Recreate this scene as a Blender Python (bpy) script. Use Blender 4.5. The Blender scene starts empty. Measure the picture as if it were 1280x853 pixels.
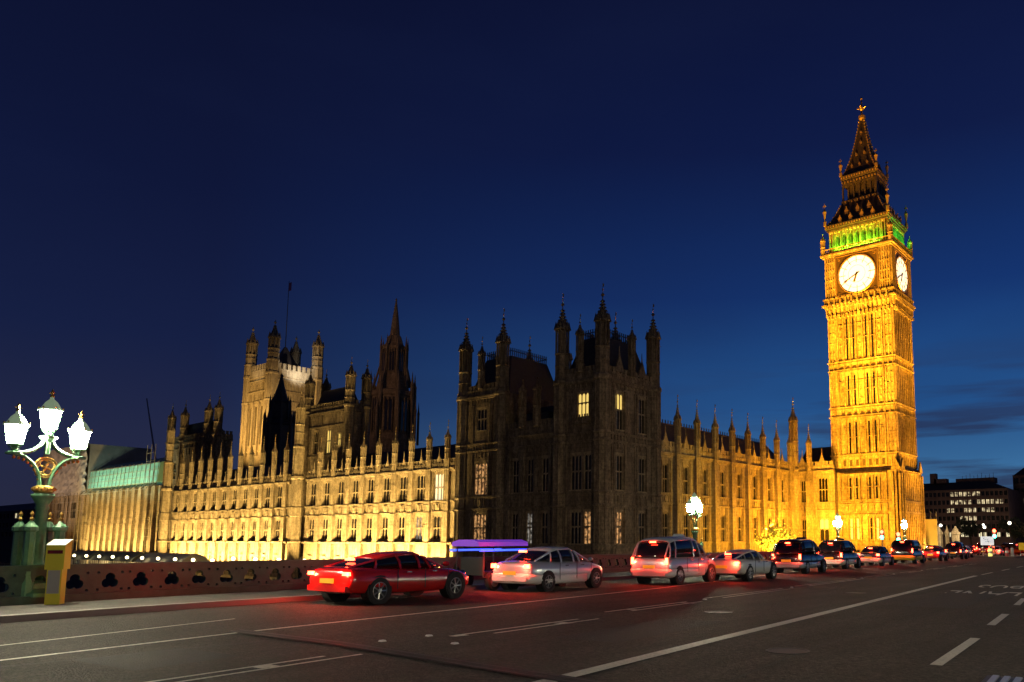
import bpy, bmesh, math, random
from mathutils import Vector, Matrix
random.seed(7)
R = math.radians
PI = math.pi
S = bpy.context.scene
C = S.collection

# ---------------------------------------------------------------- camera
cd = bpy.data.cameras.new('camera')
cam = bpy.data.objects.new('camera', cd)
C.objects.link(cam)
cam.location = (0, 0, 1.65)
cam.rotation_euler = (PI / 2 + 0.11984, 0, 0.646708)
cd.sensor_width = 36
cd.lens = 968 / 1280 * 36
cd.shift_x = -0.12773
cd.shift_y = 0.10137
cd.clip_start = 0.1
cd.clip_end = 20000
S.camera = cam

# ---------------------------------------------------------------- sky
W = bpy.data.worlds.new('World')
S.world = W
W.use_nodes = True
wn, wl = W.node_tree.nodes, W.node_tree.links
wn.clear()
def wnode(t, **k):
    n = wn.new(t)
    for a, b in k.items():
        setattr(n, a, b)
    return n
wo = wnode('ShaderNodeOutputWorld')
bg = wnode('ShaderNodeBackground')
wl.new(bg.outputs[0], wo.inputs[0])
sky = wnode('ShaderNodeTexSky', sky_type='NISHITA', sun_disc=False, sun_elevation=R(-3.5), sun_rotation=R(-20), air_density=1.2, dust_density=0.6, ozone_density=5.0)
geo = wnode('ShaderNodeTexCoord')
sep = wnode('ShaderNodeSeparateXYZ')
wl.new(geo.outputs['Generated'], sep.inputs[0])
def mth(op, a, b=None, clamp=False):
    n = wnode('ShaderNodeMath', operation=op, use_clamp=clamp)
    for i, v in enumerate((a, b)):
        if v is None: continue
        if isinstance(v, (int, float)): n.inputs[i].default_value = v
        else: wl.new(v, n.inputs[i])
    return n.outputs[0]
def ramp(fac, stops):
    n = wnode('ShaderNodeValToRGB')
    e = n.color_ramp.elements
    while len(e) > 1: e.remove(e[-1])
    e[0].position = stops[0][0]; e[0].color = (*stops[0][1], 1)
    for p, c in stops[1:]:
        q = e.new(p); q.color = (*c, 1)
    wl.new(fac, n.inputs[0])
    return n.outputs[0]
def wmix(f, a, b, blend='MIX'):
    n = wnode('ShaderNodeMix', data_type='RGBA', blend_type=blend)
    for i, v in ((0, f), (6, a), (7, b)):
        if isinstance(v, (int, float)): n.inputs[i].default_value = v
        elif isinstance(v, tuple): n.inputs[i].default_value = (*v, 1)
        else: wl.new(v, n.inputs[i])
    return n.outputs[2]
elev = mth('MAXIMUM', sep.outputs[2], 0.0)
# side of the afterglow: towards azimuth just right of the clock tower
az = mth('ADD', mth('MULTIPLY', sep.outputs[0], 0.10), mth('MULTIPLY', sep.outputs[1], 0.995))
hl = mth('SQRT', mth('ADD', mth('MULTIPLY', sep.outputs[0], sep.outputs[0]), mth('MULTIPLY', sep.outputs[1], sep.outputs[1])))
side = mth('DIVIDE', az, mth('MAXIMUM', hl, 0.001))
sidef = mth('MULTIPLY', mth('SUBTRACT', side, 0.30), 1.5, True)
warm = ramp(elev, [(0.0, (.095, .235, .40)), (0.06, (.055, .190, .385)), (0.16, (.019, .098, .290)), (0.30, (.0070, .033, .148)), (0.46, (.0042, .0105, .058)), (0.64, (.0036, .0056, .028)), (1.0, (.003, .005, .022))])
cool = ramp(elev, [(0.0, (.022, .024, .050)), (0.10, (.017, .021, .055)), (0.22, (.0075, .013, .050)), (0.38, (.0046, .0080, .036)), (0.60, (.0034, .0052, .023)), (1.0, (.003, .0045, .018))])
grad = wmix(sidef, cool, warm)
mp = wnode('ShaderNodeMapping')
mp.inputs['Scale'].default_value = (2.2, 2.2, 26)
wl.new(geo.outputs['Generated'], mp.inputs[0])
nz = wnode('ShaderNodeTexNoise')
nz.inputs['Scale'].default_value = 1.5
nz.inputs['Detail'].default_value = 6
nz.inputs['Roughness'].default_value = .55
wl.new(mp.outputs[0], nz.inputs['Vector'])
cl = mth('MULTIPLY', mth('SUBTRACT', nz.outputs[0], 0.47), 7.0, True)
low = mth('MULTIPLY', mth('SUBTRACT', 0.25, elev), 8.0, True)
low = mth('MULTIPLY', low, mth('MULTIPLY', mth('SUBTRACT', side, 0.72), 5.0, True))
cl = mth('MULTIPLY', cl, mth('MULTIPLY', low, 0.85))
grad = wmix(cl, grad, (.022, .030, .075))
mp2 = wnode('ShaderNodeMapping')
mp2.inputs['Scale'].default_value = (1.2, 1.2, 4)
wl.new(geo.outputs['Generated'], mp2.inputs[0])
nz2 = wnode('ShaderNodeTexNoise')
nz2.inputs['Scale'].default_value = 1.6
nz2.inputs['Detail'].default_value = 4
wl.new(mp2.outputs[0], nz2.inputs['Vector'])
grad = wmix(mth('MULTIPLY', mth('SUBTRACT', nz2.outputs[0], .45), .9, True), grad, (.0085, .015, .055))
skys = wmix(1.0, sky.outputs[0], (.03, .04, .06), 'MULTIPLY')
fin = wmix(1.0, grad, skys, 'ADD')
wl.new(fin, bg.inputs[0])
bg.inputs[1].default_value = 1.0
S.view_settings.view_transform = 'Standard'
S.view_settings.look = 'None'
S.view_settings.exposure = 0.0
S.view_settings.gamma = 1.0
S.view_settings.use_curve_mapping = False
S.cycles.use_denoising = True
S.cycles.max_bounces = 5
S.cycles.diffuse_bounces = 2
S.cycles.glossy_bounces = 3
S.cycles.sample_clamp_indirect = 3.0
S.cycles.use_light_tree = True
S.cycles.caustics_reflective = False
S.cycles.caustics_refractive = False

# ---------------------------------------------------------------- materials
M = {}
def mat(name, col=(.5, .5, .5), rough=.6, metal=0., em=None, es=0., noise=None, bump=0., nscale=4., spec=.5, streak=False, coat=0.):
    m = bpy.data.materials.new(name)
    m.use_nodes = True
    n, l = m.node_tree.nodes, m.node_tree.links
    p = n['Principled BSDF']
    p.inputs['Base Color'].default_value = (*col, 1)
    p.inputs['Roughness'].default_value = rough
    p.inputs['Metallic'].default_value = metal
    p.inputs['Specular IOR Level'].default_value = spec
    p.inputs['Coat Weight'].default_value = coat
    if em:
        p.inputs['Emission Color'].default_value = (*em, 1)
        p.inputs['Emission Strength'].default_value = es
    if noise:
        g = n.new('ShaderNodeNewGeometry')
        t = n.new('ShaderNodeTexNoise')
        t.inputs['Scale'].default_value = nscale
        t.inputs['Detail'].default_value = 8
        t.inputs['Roughness'].default_value = .65
        v = g.outputs['Position']
        if streak:
            q = n.new('ShaderNodeMapping')
            q.inputs['Scale'].default_value = (1, 1, .25)
            l.new(v, q.inputs[0]); v = q.outputs[0]
        l.new(v, t.inputs['Vector'])
        r = n.new('ShaderNodeValToRGB')
        r.color_ramp.elements[0].position = .32
        r.color_ramp.elements[1].position = .68
        r.color_ramp.elements[0].color = (*noise, 1)
        r.color_ramp.elements[1].color = (*col, 1)
        l.new(t.outputs[0], r.inputs[0])
        l.new(r.outputs[0], p.inputs['Base Color'])
        if bump:
            t2 = n.new('ShaderNodeTexNoise')
            t2.inputs['Scale'].default_value = nscale * 4
            t2.inputs['Detail'].default_value = 6
            l.new(g.outputs['Position'], t2.inputs['Vector'])
            b = n.new('ShaderNodeBump')
            b.inputs['Strength'].default_value = bump
            b.inputs['Distance'].default_value = .08
            l.new(t2.outputs[0], b.inputs['Height'])
            l.new(b.outputs[0], p.inputs['Normal'])
    M[name] = m
    return m
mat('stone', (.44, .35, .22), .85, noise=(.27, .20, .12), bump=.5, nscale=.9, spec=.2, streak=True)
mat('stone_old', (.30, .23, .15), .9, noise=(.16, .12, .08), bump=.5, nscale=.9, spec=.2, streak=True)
mat('stone_tower', (.46, .36, .20), .85, noise=(.26, .18, .09), bump=.6, nscale=1.1, spec=.2, streak=True)
mat('slate', (.045, .04, .04), .6, noise=(.02, .018, .018), bump=.4, nscale=2)
mat('iron_roof', (.07, .05, .04), .5, noise=(.03, .024, .02), bump=.4, nscale=2)
mat('gold', (.75, .48, .13), .35, .85)
mat('dark_glass', (.012, .012, .014), .12, spec=.6)
mat('asphalt', (.085, .072, .060), .8, noise=(.030, .026, .022), bump=1.0, nscale=9, spec=.3)
mat('asphalt_worn', (.030, .027, .025), .7, noise=(.02, .018, .017), bump=.6, nscale=9)
mat('paving', (.11, .10, .09), .8, noise=(.05, .046, .042), bump=.5, nscale=2)
mat('kerb_stone', (.20, .18, .17), .7, noise=(.2, .19, .17), nscale=3)
mat('ground', (.06, .055, .05), .9, noise=(.035, .03, .028), nscale=.5)
mat('water', (.004, .006, .008), .08, bump=.4, noise=(.004, .006, .008), nscale=.5)
mat('line_paint', (.85, .80, .68), .6, noise=(.50, .46, .38), nscale=22)
mat('green_paint', (.16, .36, .20), .4, noise=(.10, .25, .14), nscale=6, coat=.2)
mat('parapet_green', (.055, .10, .062), .45, noise=(.03, .06, .035), nscale=5)
mat('white_paint', (.75, .75, .73), .3, coat=.4)
mat('silver_paint', (.50, .54, .58), .25, .3, coat=.6)
mat('cream_paint', (.74, .70, .62), .28, coat=.6)
mat('black_paint', (.012, .011, .012), .18, coat=.8)
mat('dark_blue_paint', (.014, .016, .03), .2, coat=.8)
mat('red_paint', (.50, .014, .012), .22, coat=.8)
mat('maroon_paint', (.17, .01, .012), .22, coat=.8)
mat('rubber', (.015, .014, .014), .8)
mat('rim', (.45, .44, .43), .3, .8)
mat('chrome', (.6, .6, .6), .15, 1.)
mat('black_metal', (.02, .02, .02), .5)
mat('car_glass', (.010, .010, .012), .05, spec=.8)
mat('yellow_plate', (.85, .52, .03), .45, em=(1, .42, .02), es=.25)
mat('yellow_plastic', (.85, .74, .05), .45)
mat('grey_poster', (.42, .40, .38), .6)
mat('lantern_glow', (1, 1, .9), .4, em=(1, .91, .62), es=600)
mat('lantern_pane', (1, 1, .9), .4, em=(1, .95, .74), es=4)
mat('cap_glow', (.25, .42, .28), .35, em=(.62, .80, .50), es=.22)  # faint emission painted in for the lantern light on the caps
mat('globe_glow', (1, .9, .6), .4, em=(1, .78, .40), es=9)
mat('dial_glow', (.9, .88, .8), .5, em=(1, .94, .76), es=1.05)
mat('dial_iron', (.10, .07, .03), .5)
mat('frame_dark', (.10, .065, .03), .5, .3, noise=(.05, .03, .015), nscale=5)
mat('tail_glow', (.5, .02, .02), .4, em=(1, .05, .018), es=28)
mat('tail_soft', (.5, .02, .02), .4, em=(1, .02, .012), es=4)
mat('red_signal', (.5, .02, .02), .4, em=(1, .05, .02), es=22)
mat('green_signal', (.02, .5, .3), .4, em=(.06, 1, .55), es=18)
mat('amber_glow', (.8, .4, .1), .4, em=(1, .45, .08), es=8)
mat('purple_glow', (.3, .1, .6), .4, em=(.20, .04, .60), es=.5)
mat('blue_glow', (.05, .1, .8), .4, em=(.03, .08, 1), es=3.0)
mat('window_warm', (.3, .25, .1), .5, em=(1, .70, .18), es=.95)
mat('window_pale', (.3, .28, .2), .5, em=(1, .86, .52), es=1.0)
mat('window_orange', (.3, .2, .1), .5, em=(1, .42, .10), es=.55)
mat('sheet_green', (.30, .55, .42), .6, noise=(.18, .36, .28), nscale=.7, streak=True)
mat('sheet_grey', (.36, .31, .26), .8, noise=(.22, .19, .16), nscale=.25, bump=1.0)
mat('scaffold', (.30, .25, .18), .5, .4)
mat('canvas', (.55, .55, .48), .7)
mat('canvas_dark', (.16, .18, .15), .7)
mat('brick_dark', (.20, .11, .09), .9, noise=(.12, .07, .06), nscale=.5)
mat('concrete_dark', (.085, .065, .06), .9, noise=(.05, .04, .038), nscale=.4)
mat('bark', (.09, .06, .035), .9, noise=(.05, .035, .02), nscale=8)
mat('leaf_yellow', (.70, .60, .16), .7, noise=(.36, .26, .03), nscale=3)
mat('leaf_dark', (.035, .045, .02), .8, noise=(.018, .022, .012), nscale=1.2)
mat('hoarding', (.80, .62, .22), .7, noise=(.70, .5, .16), nscale=.6)
mat('sign_white', (.8, .8, .8), .5, em=(.9, .9, 1), es=.55)
mat('sign_yellow', (.85, .6, .05), .5, em=(1, .55, .02), es=.25)
mat('red_white', (.7, .1, .1), .5)
mat('bollard_glow', (.9, .8, .2), .5, em=(1, .8, .2), es=1.2)
mat('crane_paint', (.30, .27, .26), .5)

def roughen_asphalt():
    m = M['asphalt']; n, l = m.node_tree.nodes, m.node_tree.links
    p = n['Principled BSDF']; old = p.inputs['Base Color'].links[0].from_socket
    g = n.new('ShaderNodeNewGeometry')
    def mul(sock, scale, lo, hi, vec=(1, 1, 1), typ='noise', det=6):
        mp = n.new('ShaderNodeMapping'); mp.inputs['Scale'].default_value = vec; mp.inputs['Rotation'].default_value = (0, 0, -.1)
        l.new(g.outputs['Position'], mp.inputs[0])
        t = n.new('ShaderNodeTexNoise' if typ == 'noise' else 'ShaderNodeTexVoronoi'); t.inputs['Scale'].default_value = scale
        if typ == 'noise': t.inputs['Detail'].default_value = det
        l.new(mp.outputs[0], t.inputs['Vector'])
        mr = n.new('ShaderNodeMapRange'); mr.inputs[1].default_value = .3; mr.inputs[2].default_value = .7; mr.inputs[3].default_value = lo; mr.inputs[4].default_value = hi
        l.new(t.outputs[0], mr.inputs[0])
        x = n.new('ShaderNodeMix'); x.data_type = 'RGBA'; x.blend_type = 'MULTIPLY'; x.inputs[0].default_value = 1
        l.new(sock, x.inputs[6]); l.new(mr.outputs[0], x.inputs[7]); return x.outputs[2]
    c = mul(old, .35, .72, 1.2)                       # broad patches
    c = mul(c, 1.0, .7, 1.15, (1.6, .05, 1))          # wheel tracks along the road
    c = mul(c, 24, .35, 1.75, det=8)                   # aggregate
    l.new(c, p.inputs['Base Color'])
roughen_asphalt()
def weather_shade_stone(name, amt):
    m = M[name]; n, l = m.node_tree.nodes, m.node_tree.links
    p = n['Principled BSDF']; c = p.inputs['Base Color'].links[0].from_socket
    g = n.new('ShaderNodeNewGeometry')
    def mult(c, fac, f=1.):
        x = n.new('ShaderNodeMix'); x.data_type = 'RGBA'; x.blend_type = 'MULTIPLY'; x.inputs[0].default_value = f
        l.new(c, x.inputs[6]); l.new(fac, x.inputs[7]); return x.outputs[2]
    for sc, vec, lo, hi in ((2.4, (1, 1, .6), .45, 1.25), (7., (1, 1, .5), .5, 1.2), (1.2, (1, 1, .12), .55, 1.2)):  # random speckle: grime, and on the tower crocket shadows put into the colour
        mp = n.new('ShaderNodeMapping'); mp.inputs['Scale'].default_value = vec; l.new(g.outputs['Position'], mp.inputs[0])
        t = n.new('ShaderNodeTexNoise'); t.inputs['Scale'].default_value = sc; t.inputs['Detail'].default_value = 5; t.inputs['Roughness'].default_value = .6
        l.new(mp.outputs[0], t.inputs['Vector'])
        r = n.new('ShaderNodeMapRange'); r.inputs[1].default_value = .33; r.inputs[2].default_value = .67; r.inputs[3].default_value = lo; r.inputs[4].default_value = hi
        l.new(t.outputs[0], r.inputs[0]); c = mult(c, r.outputs[0], amt)
    # masonry courses: thin dark bed joints every half metre
    sp = n.new('ShaderNodeSeparateXYZ'); l.new(g.outputs['Position'], sp.inputs[0])
    a = n.new('ShaderNodeMath'); a.operation = 'MULTIPLY'; a.inputs[1].default_value = 1.9; l.new(sp.outputs[2], a.inputs[0])
    b = n.new('ShaderNodeMath'); b.operation = 'FRACT'; l.new(a.outputs[0], b.inputs[0])
    r = n.new('ShaderNodeMapRange'); r.inputs[1].default_value = .0; r.inputs[2].default_value = .16; r.inputs[3].default_value = .5; r.inputs[4].default_value = 1.0
    l.new(b.outputs[0], r.inputs[0]); c = mult(c, r.outputs[0], amt * .8)
    l.new(c, p.inputs['Base Color'])
weather_shade_stone('stone', .6); weather_shade_stone('stone_tower', .8); weather_shade_stone('stone_old', .8)

def lit_window_mat(name, c1, c2, st, sc):
    m = bpy.data.materials.new(name); m.use_nodes = True
    n, l = m.node_tree.nodes, m.node_tree.links
    p = n['Principled BSDF']
    p.inputs['Base Color'].default_value = (.05, .04, .03, 1)
    g = n.new('ShaderNodeNewGeometry')
    t = n.new('ShaderNodeTexNoise'); t.inputs['Scale'].default_value = sc; t.inputs['Detail'].default_value = 4
    l.new(g.outputs['Position'], t.inputs['Vector'])
    r = n.new('ShaderNodeValToRGB')
    r.color_ramp.elements[0].position = .38; r.color_ramp.elements[0].color = (*c1, 1)
    r.color_ramp.elements[1].position = .62; r.color_ramp.elements[1].color = (*c2, 1)
    l.new(t.outputs[0], r.inputs[0]); l.new(r.outputs[0], p.inputs['Emission Color'])
    p.inputs['Emission Strength'].default_value = st
    M[name] = m
lit_window_mat('window_stained', (.01, .006, .006), (1, .50, .18), .75, 2.6)
lit_window_mat('window_rooms', (.04, .025, .015), (1, .80, .45), 1.0, 1.1)
lit_window_mat('window_dim', (.004, .004, .005), (.55, .50, .42), .55, 1.9)

# ---------------------------------------------------------------- helpers
class MB:
    """collects boxes, prisms, tubes, lathes and plates; build() links them as one mesh object"""
    def __init__(s): s.v = []; s.f = []; s.m = []; s.cur = 0
    def add(s, vs, fs):
        o = len(s.v); s.v += [tuple(p) for p in vs]
        for f in fs: s.f.append([o + i for i in f]); s.m.append(s.cur)
        return s
    def box(s, x0, x1, y0, y1, z0, z1):
        vs = [(x, y, z) for z in (z0, z1) for y in (y0, y1) for x in (x0, x1)]
        return s.add(vs, [(0, 2, 3, 1), (4, 5, 7, 6), (0, 1, 5, 4), (2, 6, 7, 3), (0, 4, 6, 2), (1, 3, 7, 5)])
    def frus(s, cx, cy, z0, z1, ax, ay, bx=None, by=None):
        bx = ax if bx is None else bx; by = ay if by is None else by
        vs = [(cx + i * ax, cy + j * ay, z0) for i, j in ((-1, -1), (1, -1), (1, 1), (-1, 1))] + [(cx + i * bx, cy + j * by, z1) for i, j in ((-1, -1), (1, -1), (1, 1), (-1, 1))]
        return s.add(vs, [(3, 2, 1, 0), (4, 5, 6, 7), (0, 1, 5, 4), (1, 2, 6, 5), (2, 3, 7, 6), (3, 0, 4, 7)])
    def lathe(s, cx, cy, prof, n=8, rot=None, caps=True):
        rot = PI / n if rot is None else rot
        vs = []; fs = []
        for r, z in prof:
            for k in range(n):
                a = rot + 2 * PI * k / n
                vs.append((cx + r * math.cos(a), cy + r * math.sin(a), z))
        for i in range(len(prof) - 1):
            for k in range(n):
                k2 = (k + 1) % n
                fs.append((i * n + k, i * n + k2, (i + 1) * n + k2, (i + 1) * n + k))
        if caps:
            fs.append(tuple(range(n))[::-1]); fs.append(tuple((len(prof) - 1) * n + k for k in range(n)))
        return s.add(vs, fs)
    def tube(s, p, q, r, n=6, r2=None):
        p = Vector(p); q = Vector(q); d = (q - p)
        if d.length < 1e-6: return s
        d.normalize()
        a = d.orthogonal().normalized(); b = d.cross(a)
        r2 = r if r2 is None else r2
        vs = []
        for c, rr in ((p, r), (q, r2)):
            for k in range(n):
                t = 2 * PI * k / n
                vs.append(c + (a * math.cos(t) + b * math.sin(t)) * rr)
        fs = [(k, (k + 1) % n, n + (k + 1) % n, n + k) for k in range(n)] + [tuple(range(n))[::-1], tuple(range(n, 2 * n))]
        return s.add(vs, fs)
    def path(s, pts, r, n=6):
        for a, b in zip(pts, pts[1:]): s.tube(a, b, r, n)
        return s
    def ball(s, c, r, n=8, m=6, sz=1.):
        prof = [(max(.001, r * math.sin(PI * i / m)), c[2] - r * sz * math.cos(PI * i / m)) for i in range(m + 1)]
        return s.lathe(c[0], c[1], prof, n)
    def plate(s, pts, off):
        """flat polygon (3-D points) given a thickness along off"""
        n = len(pts); off = Vector(off)
        vs = [Vector(p) for p in pts] + [Vector(p) + off for p in pts]
        return s.add(vs, [tuple(range(n))[::-1], tuple(range(n, 2 * n))] + [(k, (k + 1) % n, n + (k + 1) % n, n + k) for k in range(n)])
    def loft(s, rings, cap=True, mats=None):
        n = len(rings[0]); o = len(s.v)
        for r in rings: s.v += [tuple(p) for p in r]
        for i in range(len(rings) - 1):
            for k in range(n):
                k2 = (k + 1) % n
                s.f.append([o + i * n + k, o + i * n + k2, o + (i + 1) * n + k2, o + (i + 1) * n + k]); s.m.append(s.cur)
        if cap:
            s.f.append([o + k for k in range(n)][::-1]); s.m.append(s.cur)
            s.f.append([o + (len(rings) - 1) * n + k for k in range(n)]); s.m.append(s.cur)
        return s
    def mesh(s, name, mats, off=(0, 0, 0), smooth=False):
        me = bpy.data.meshes.new(name)
        me.from_pydata([(x - off[0], y - off[1], z - off[2]) for x, y, z in s.v], [], s.f)
        if not isinstance(mats, (list, tuple)): mats = [mats]
        for m in mats: me.materials.append(M[m])
        if len(mats) > 1: me.polygons.foreach_set('material_index', s.m)
        bm = bmesh.new(); bm.from_mesh(me); bmesh.ops.recalc_face_normals(bm, faces=bm.faces); bm.to_mesh(me); bm.free()
        if smooth: me.polygons.foreach_set('use_smooth', [True] * len(me.polygons))
        me.update()
        return me
    def build(s, name, mats, parent=None, smooth=False, local=False):
        """world coordinates unless local; the part's origin is the thing's base"""
        off = (0, 0, 0)
        if parent is not None and not local: off = tuple(base_of(parent))
        o = bpy.data.objects.new(name, s.mesh(name, mats, off, smooth))
        C.objects.link(o)
        if parent is not None: o.parent = parent
        return o
def base_of(o):
    v = Vector(o.location)
    while o.parent: o = o.parent; v = v + Vector(o.location)
    return v
def tag(o, label=None, cat=None, group=None, kind=None):
    for k, v in (('label', label), ('category', cat), ('group', group), ('kind', kind)):
        if v: o[k] = v
    return o
def thing(name, label, cat, loc=(0, 0, 0), rz=0, group=None):
    o = bpy.data.objects.new(name, None); C.objects.link(o)
    o.location = loc; o.rotation_euler = (0, 0, rz); o.empty_display_size = .2
    return tag(o, label, cat, group)
def put(name, me, parent, loc=(0, 0, 0), rz=0, world=True):
    o = bpy.data.objects.new(name, me); C.objects.link(o); o.parent = parent
    b = base_of(parent) if world else Vector((0, 0, 0))
    o.location = Vector(loc) - b; o.rotation_euler = (0, 0, rz)
    return o
def copy_tree(o, parent=None):
    c = o.copy(); C.objects.link(c)
    if parent is not None: c.parent = parent
    for ch in list(o.children): copy_tree(ch, c)
    return c
def lamp(kind, name, loc, energy, col, parent=None, target=None, angle=60, blend=.6, rad=.15, size=None):
    l = bpy.data.lights.new(name, kind); l.energy = energy; l.color = col
    if kind == 'SPOT': l.spot_size = R(angle); l.spot_blend = blend; l.shadow_soft_size = rad
    elif kind == 'AREA':
        l.shape = 'RECTANGLE'; l.size, l.size_y = size; l.spread = R(angle)
    else: l.shadow_soft_size = rad
    o = bpy.data.objects.new(name, l); C.objects.link(o); o.location = loc
    if target is not None:
        o.rotation_euler = (Vector(target) - Vector(loc)).to_track_quat('-Z', 'Y').to_euler()
    if parent is not None: o.parent = parent
    return o
# facade frames: E faces look towards -Y, N faces towards +X
def frame_pt(fr, u, d, z):
    return (u, fr[1] - d, z) if fr[0] == 'E' else (fr[1] + d, u, z)
def fbox(mb, fr, u0, u1, d0, d1, z0, z1):
    a = frame_pt(fr, u0, d0, z0); b = frame_pt(fr, u1, d1, z1)
    return mb.box(min(a[0], b[0]), max(a[0], b[0]), min(a[1], b[1]), max(a[1], b[1]), min(z0, z1), max(z0, z1))
def frot(fr): return 0 if fr[0] == 'E' else PI / 2
def wall(mb, fr, u0, u1, z0, z1, holes, th=.5, d=0):
    """solid wall with real rectangular openings (a,b,c,e) = u0,u1,z0,z1"""
    us = sorted(set([u0, u1] + [h[0] for h in holes] + [h[1] for h in holes]))
    us = [u for u in us if u0 <= u <= u1]
    for a, b in zip(us, us[1:]):
        z = z0
        for h in sorted([h for h in holes if h[0] <= a + 1e-6 and h[1] >= b - 1e-6], key=lambda h: h[2]):
            if h[2] > z: fbox(mb, fr, a, b, d - th, d, z, h[2])
            z = h[3]
        if z < z1: fbox(mb, fr, a, b, d - th, d, z, z1)
def arch(mb, fr, u0, u1, zs, zt, d0, d1, n=4):
    """the two spandrels that turn a square head into a pointed arch"""
    m = (u0 + u1) / 2; w = m - u0
    for sgn, ue in ((1, u0), (-1, u1)):
        pts = [(ue, zt)]
        for k in range(n + 1):
            t = k / n
            pts.append((ue + sgn * w * (1 - math.cos(t * PI / 2)) if 0 else ue + sgn * w * t ** 1.6, zs + (zt - zs) * (t ** .55 if t else 0)))
        p3 = [frame_pt(fr, u, d0, z) for u, z in pts]
        a = Vector(frame_pt(fr, 0, 0, 0)); b = Vector(frame_pt(fr, 0, d1 - d0, 0))
        mb.plate(p3, b - a)
WM = {}
def window(parent, fr, uc, z0, w, h, lights=3, transoms=(.5,), pane='dark_glass', upper=None, d=0, recess=.3, name='window', square=False):
    """a stone-mullioned window: bars are the part, its glass a sub-part"""
    key = (round(w, 2), round(h, 2), lights, transoms, recess, square)
    if key not in WM:
        mb = MB(); fe = ('E', 0.0); b = .045 + w * .012; r0, r1 = -recess + .02, -recess + .15
        fbox(mb, fe, -w / 2, -w / 2 + b, r0, r1 + .02, 0, h); fbox(mb, fe, w / 2 - b, w / 2, r0, r1 + .02, 0, h)
        for k in range(1, lights):
            u = -w / 2 + w * k / lights
            fbox(mb, fe, u - b * .6, u + b * .6, r0, r1, 0, h * .93)
        for t in transoms: fbox(mb, fe, -w / 2 + b, w / 2 - b, r0 + .01, r1 - .01, h * t - .06, h * t + .06)
        hh = min(.55, h * .16)
        for k in range(lights):
            a = -w / 2 + w * k / lights; c = a + w / lights
            arch(mb, fe, a + .02, c - .02, h * .93 - hh, h * .93 - .01, r0 + .02, r1 - .02)
            for t in transoms: arch(mb, fe, a + .03, c - .03, h * t - .06 - hh * .7, h * t - .062, r0 + .02, r1 - .03)
        fbox(mb, fe, -w / 2 + b, w / 2 - b, r0 + .012, r1 - .015, h * .93, h)
        if not square: arch(mb, fe, -w / 2, w / 2, h - w * .28, h + .001, -.08, -.002)
        fbox(mb, fe, -w / 2 - .08, w / 2 + .08, -.05, .12, -.14, -.002)
        WM[key] = mb.mesh('window', 'stone')
    o = put(name, WM[key], parent, frame_pt(fr, uc, d, z0), frot(fr))
    def pn(za, zb, m):
        k2 = ('pane', round(w, 2), round(za, 2), round(zb, 2), m, recess)
        if k2 not in WM: WM[k2] = MB().box(-w / 2, w / 2, recess, recess + .06, za, zb).mesh('pane', m)
        p = bpy.data.objects.new('pane', WM[k2]); C.objects.link(p); p.parent = o
    if upper:
        zs = h * transoms[-1]
        pn(0, zs, pane); pn(zs + .002, h, upper)
    else: pn(0, h, pane)
    return o
def pinnacle_mesh(H, r, shaft=.45, stonemat='stone', crockets=True):
    """slender octagonal pinnacle: panelled shaft, niche stage, concave crocketed spirelet"""
    mb = MB(); z1 = H * shaft * .80; z2 = H * (shaft + .22)
    mb.lathe(0, 0, [(r, 0), (r, z1 * .5), (r * 1.14, z1 * .5 + .02), (r * 1.14, z1 * .5 + r * .22), (r, z1 * .5 + r * .4), (r, z1 - r * .3), (r * 1.18, z1 - r * .1), (r * 1.18, z1), (r * .74, z1 + .01), (r * .74, z2)])
    for k in range(8):
        a = PI / 8 + k * PI / 4
        x, y = math.cos(a) * r * .96, math.sin(a) * r * .96
        mb.tube((x, y, z1), (x, y, z2), r * .15, 4)
        x, y = math.cos(a) * r * .98, math.sin(a) * r * .98
        mb.tube((x, y, 0), (x, y, z1), r * .1, 4)
        a2 = k * PI / 4
        x, y = math.cos(a2) * r * 1.0, math.sin(a2) * r * 1.0
        mb.lathe(x, y, [(r * .34, z2 - r * .1), (r * .24, z2 + r * .3), (.01, z2 + r * 1.25)], 4)
    prof = [(r * 1.2, z2 - r * .15), (r * 1.2, z2 + r * .18), (r * .92, z2 + r * .5)]
    zc = z2 + r * .5; zt = H * .93
    for i in range(1, 9):
        t = i / 8
        prof.append((r * .86 * (1 - t) ** 1.75 + r * .07, zc + (zt - zc) * t))
    mb.lathe(0, 0, prof)
    if crockets:
        for k in range(4):
            a = PI / 8 + k * PI / 2
            for i in range(1, 6):
                t = i / 6.3
                rr = r * .86 * (1 - t) ** 1.75 + r * .14
                mb.frus(math.cos(a) * rr, math.sin(a) * rr, zc + (zt - zc) * t - r * .1, zc + (zt - zc) * t + r * .14, r * .15, r * .15, r * .06, r * .06)
    mb.lathe(0, 0, [(r * .05, zt), (r * .26, zt + r * .2), (r * .28, zt + r * .35), (r * .08, zt + r * .6)], 6)
    return mb.mesh('pinnacle', stonemat)
def finial_mesh(h, r):
    mb = MB(); mb.tube((0, 0, 0), (0, 0, h), r, 5, r * .5)
    mb.ball((0, 0, h * .45), r * 2.6, 6, 5)
    mb.box(-r * .4, r * 4.5, -r * .4, r * .4, h * .66, h * .9)
    return mb.mesh('finial', 'gold')
def add_pinnacle(parent, me, fm, loc, H, name='pinnacle', rz=0):
    o = put(name, me, parent, loc, rz)
    if fm:
        f = bpy.data.objects.new('finial', fm); C.objects.link(f); f.parent = o; f.location = (0, 0, H * .95)
    return o
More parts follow.
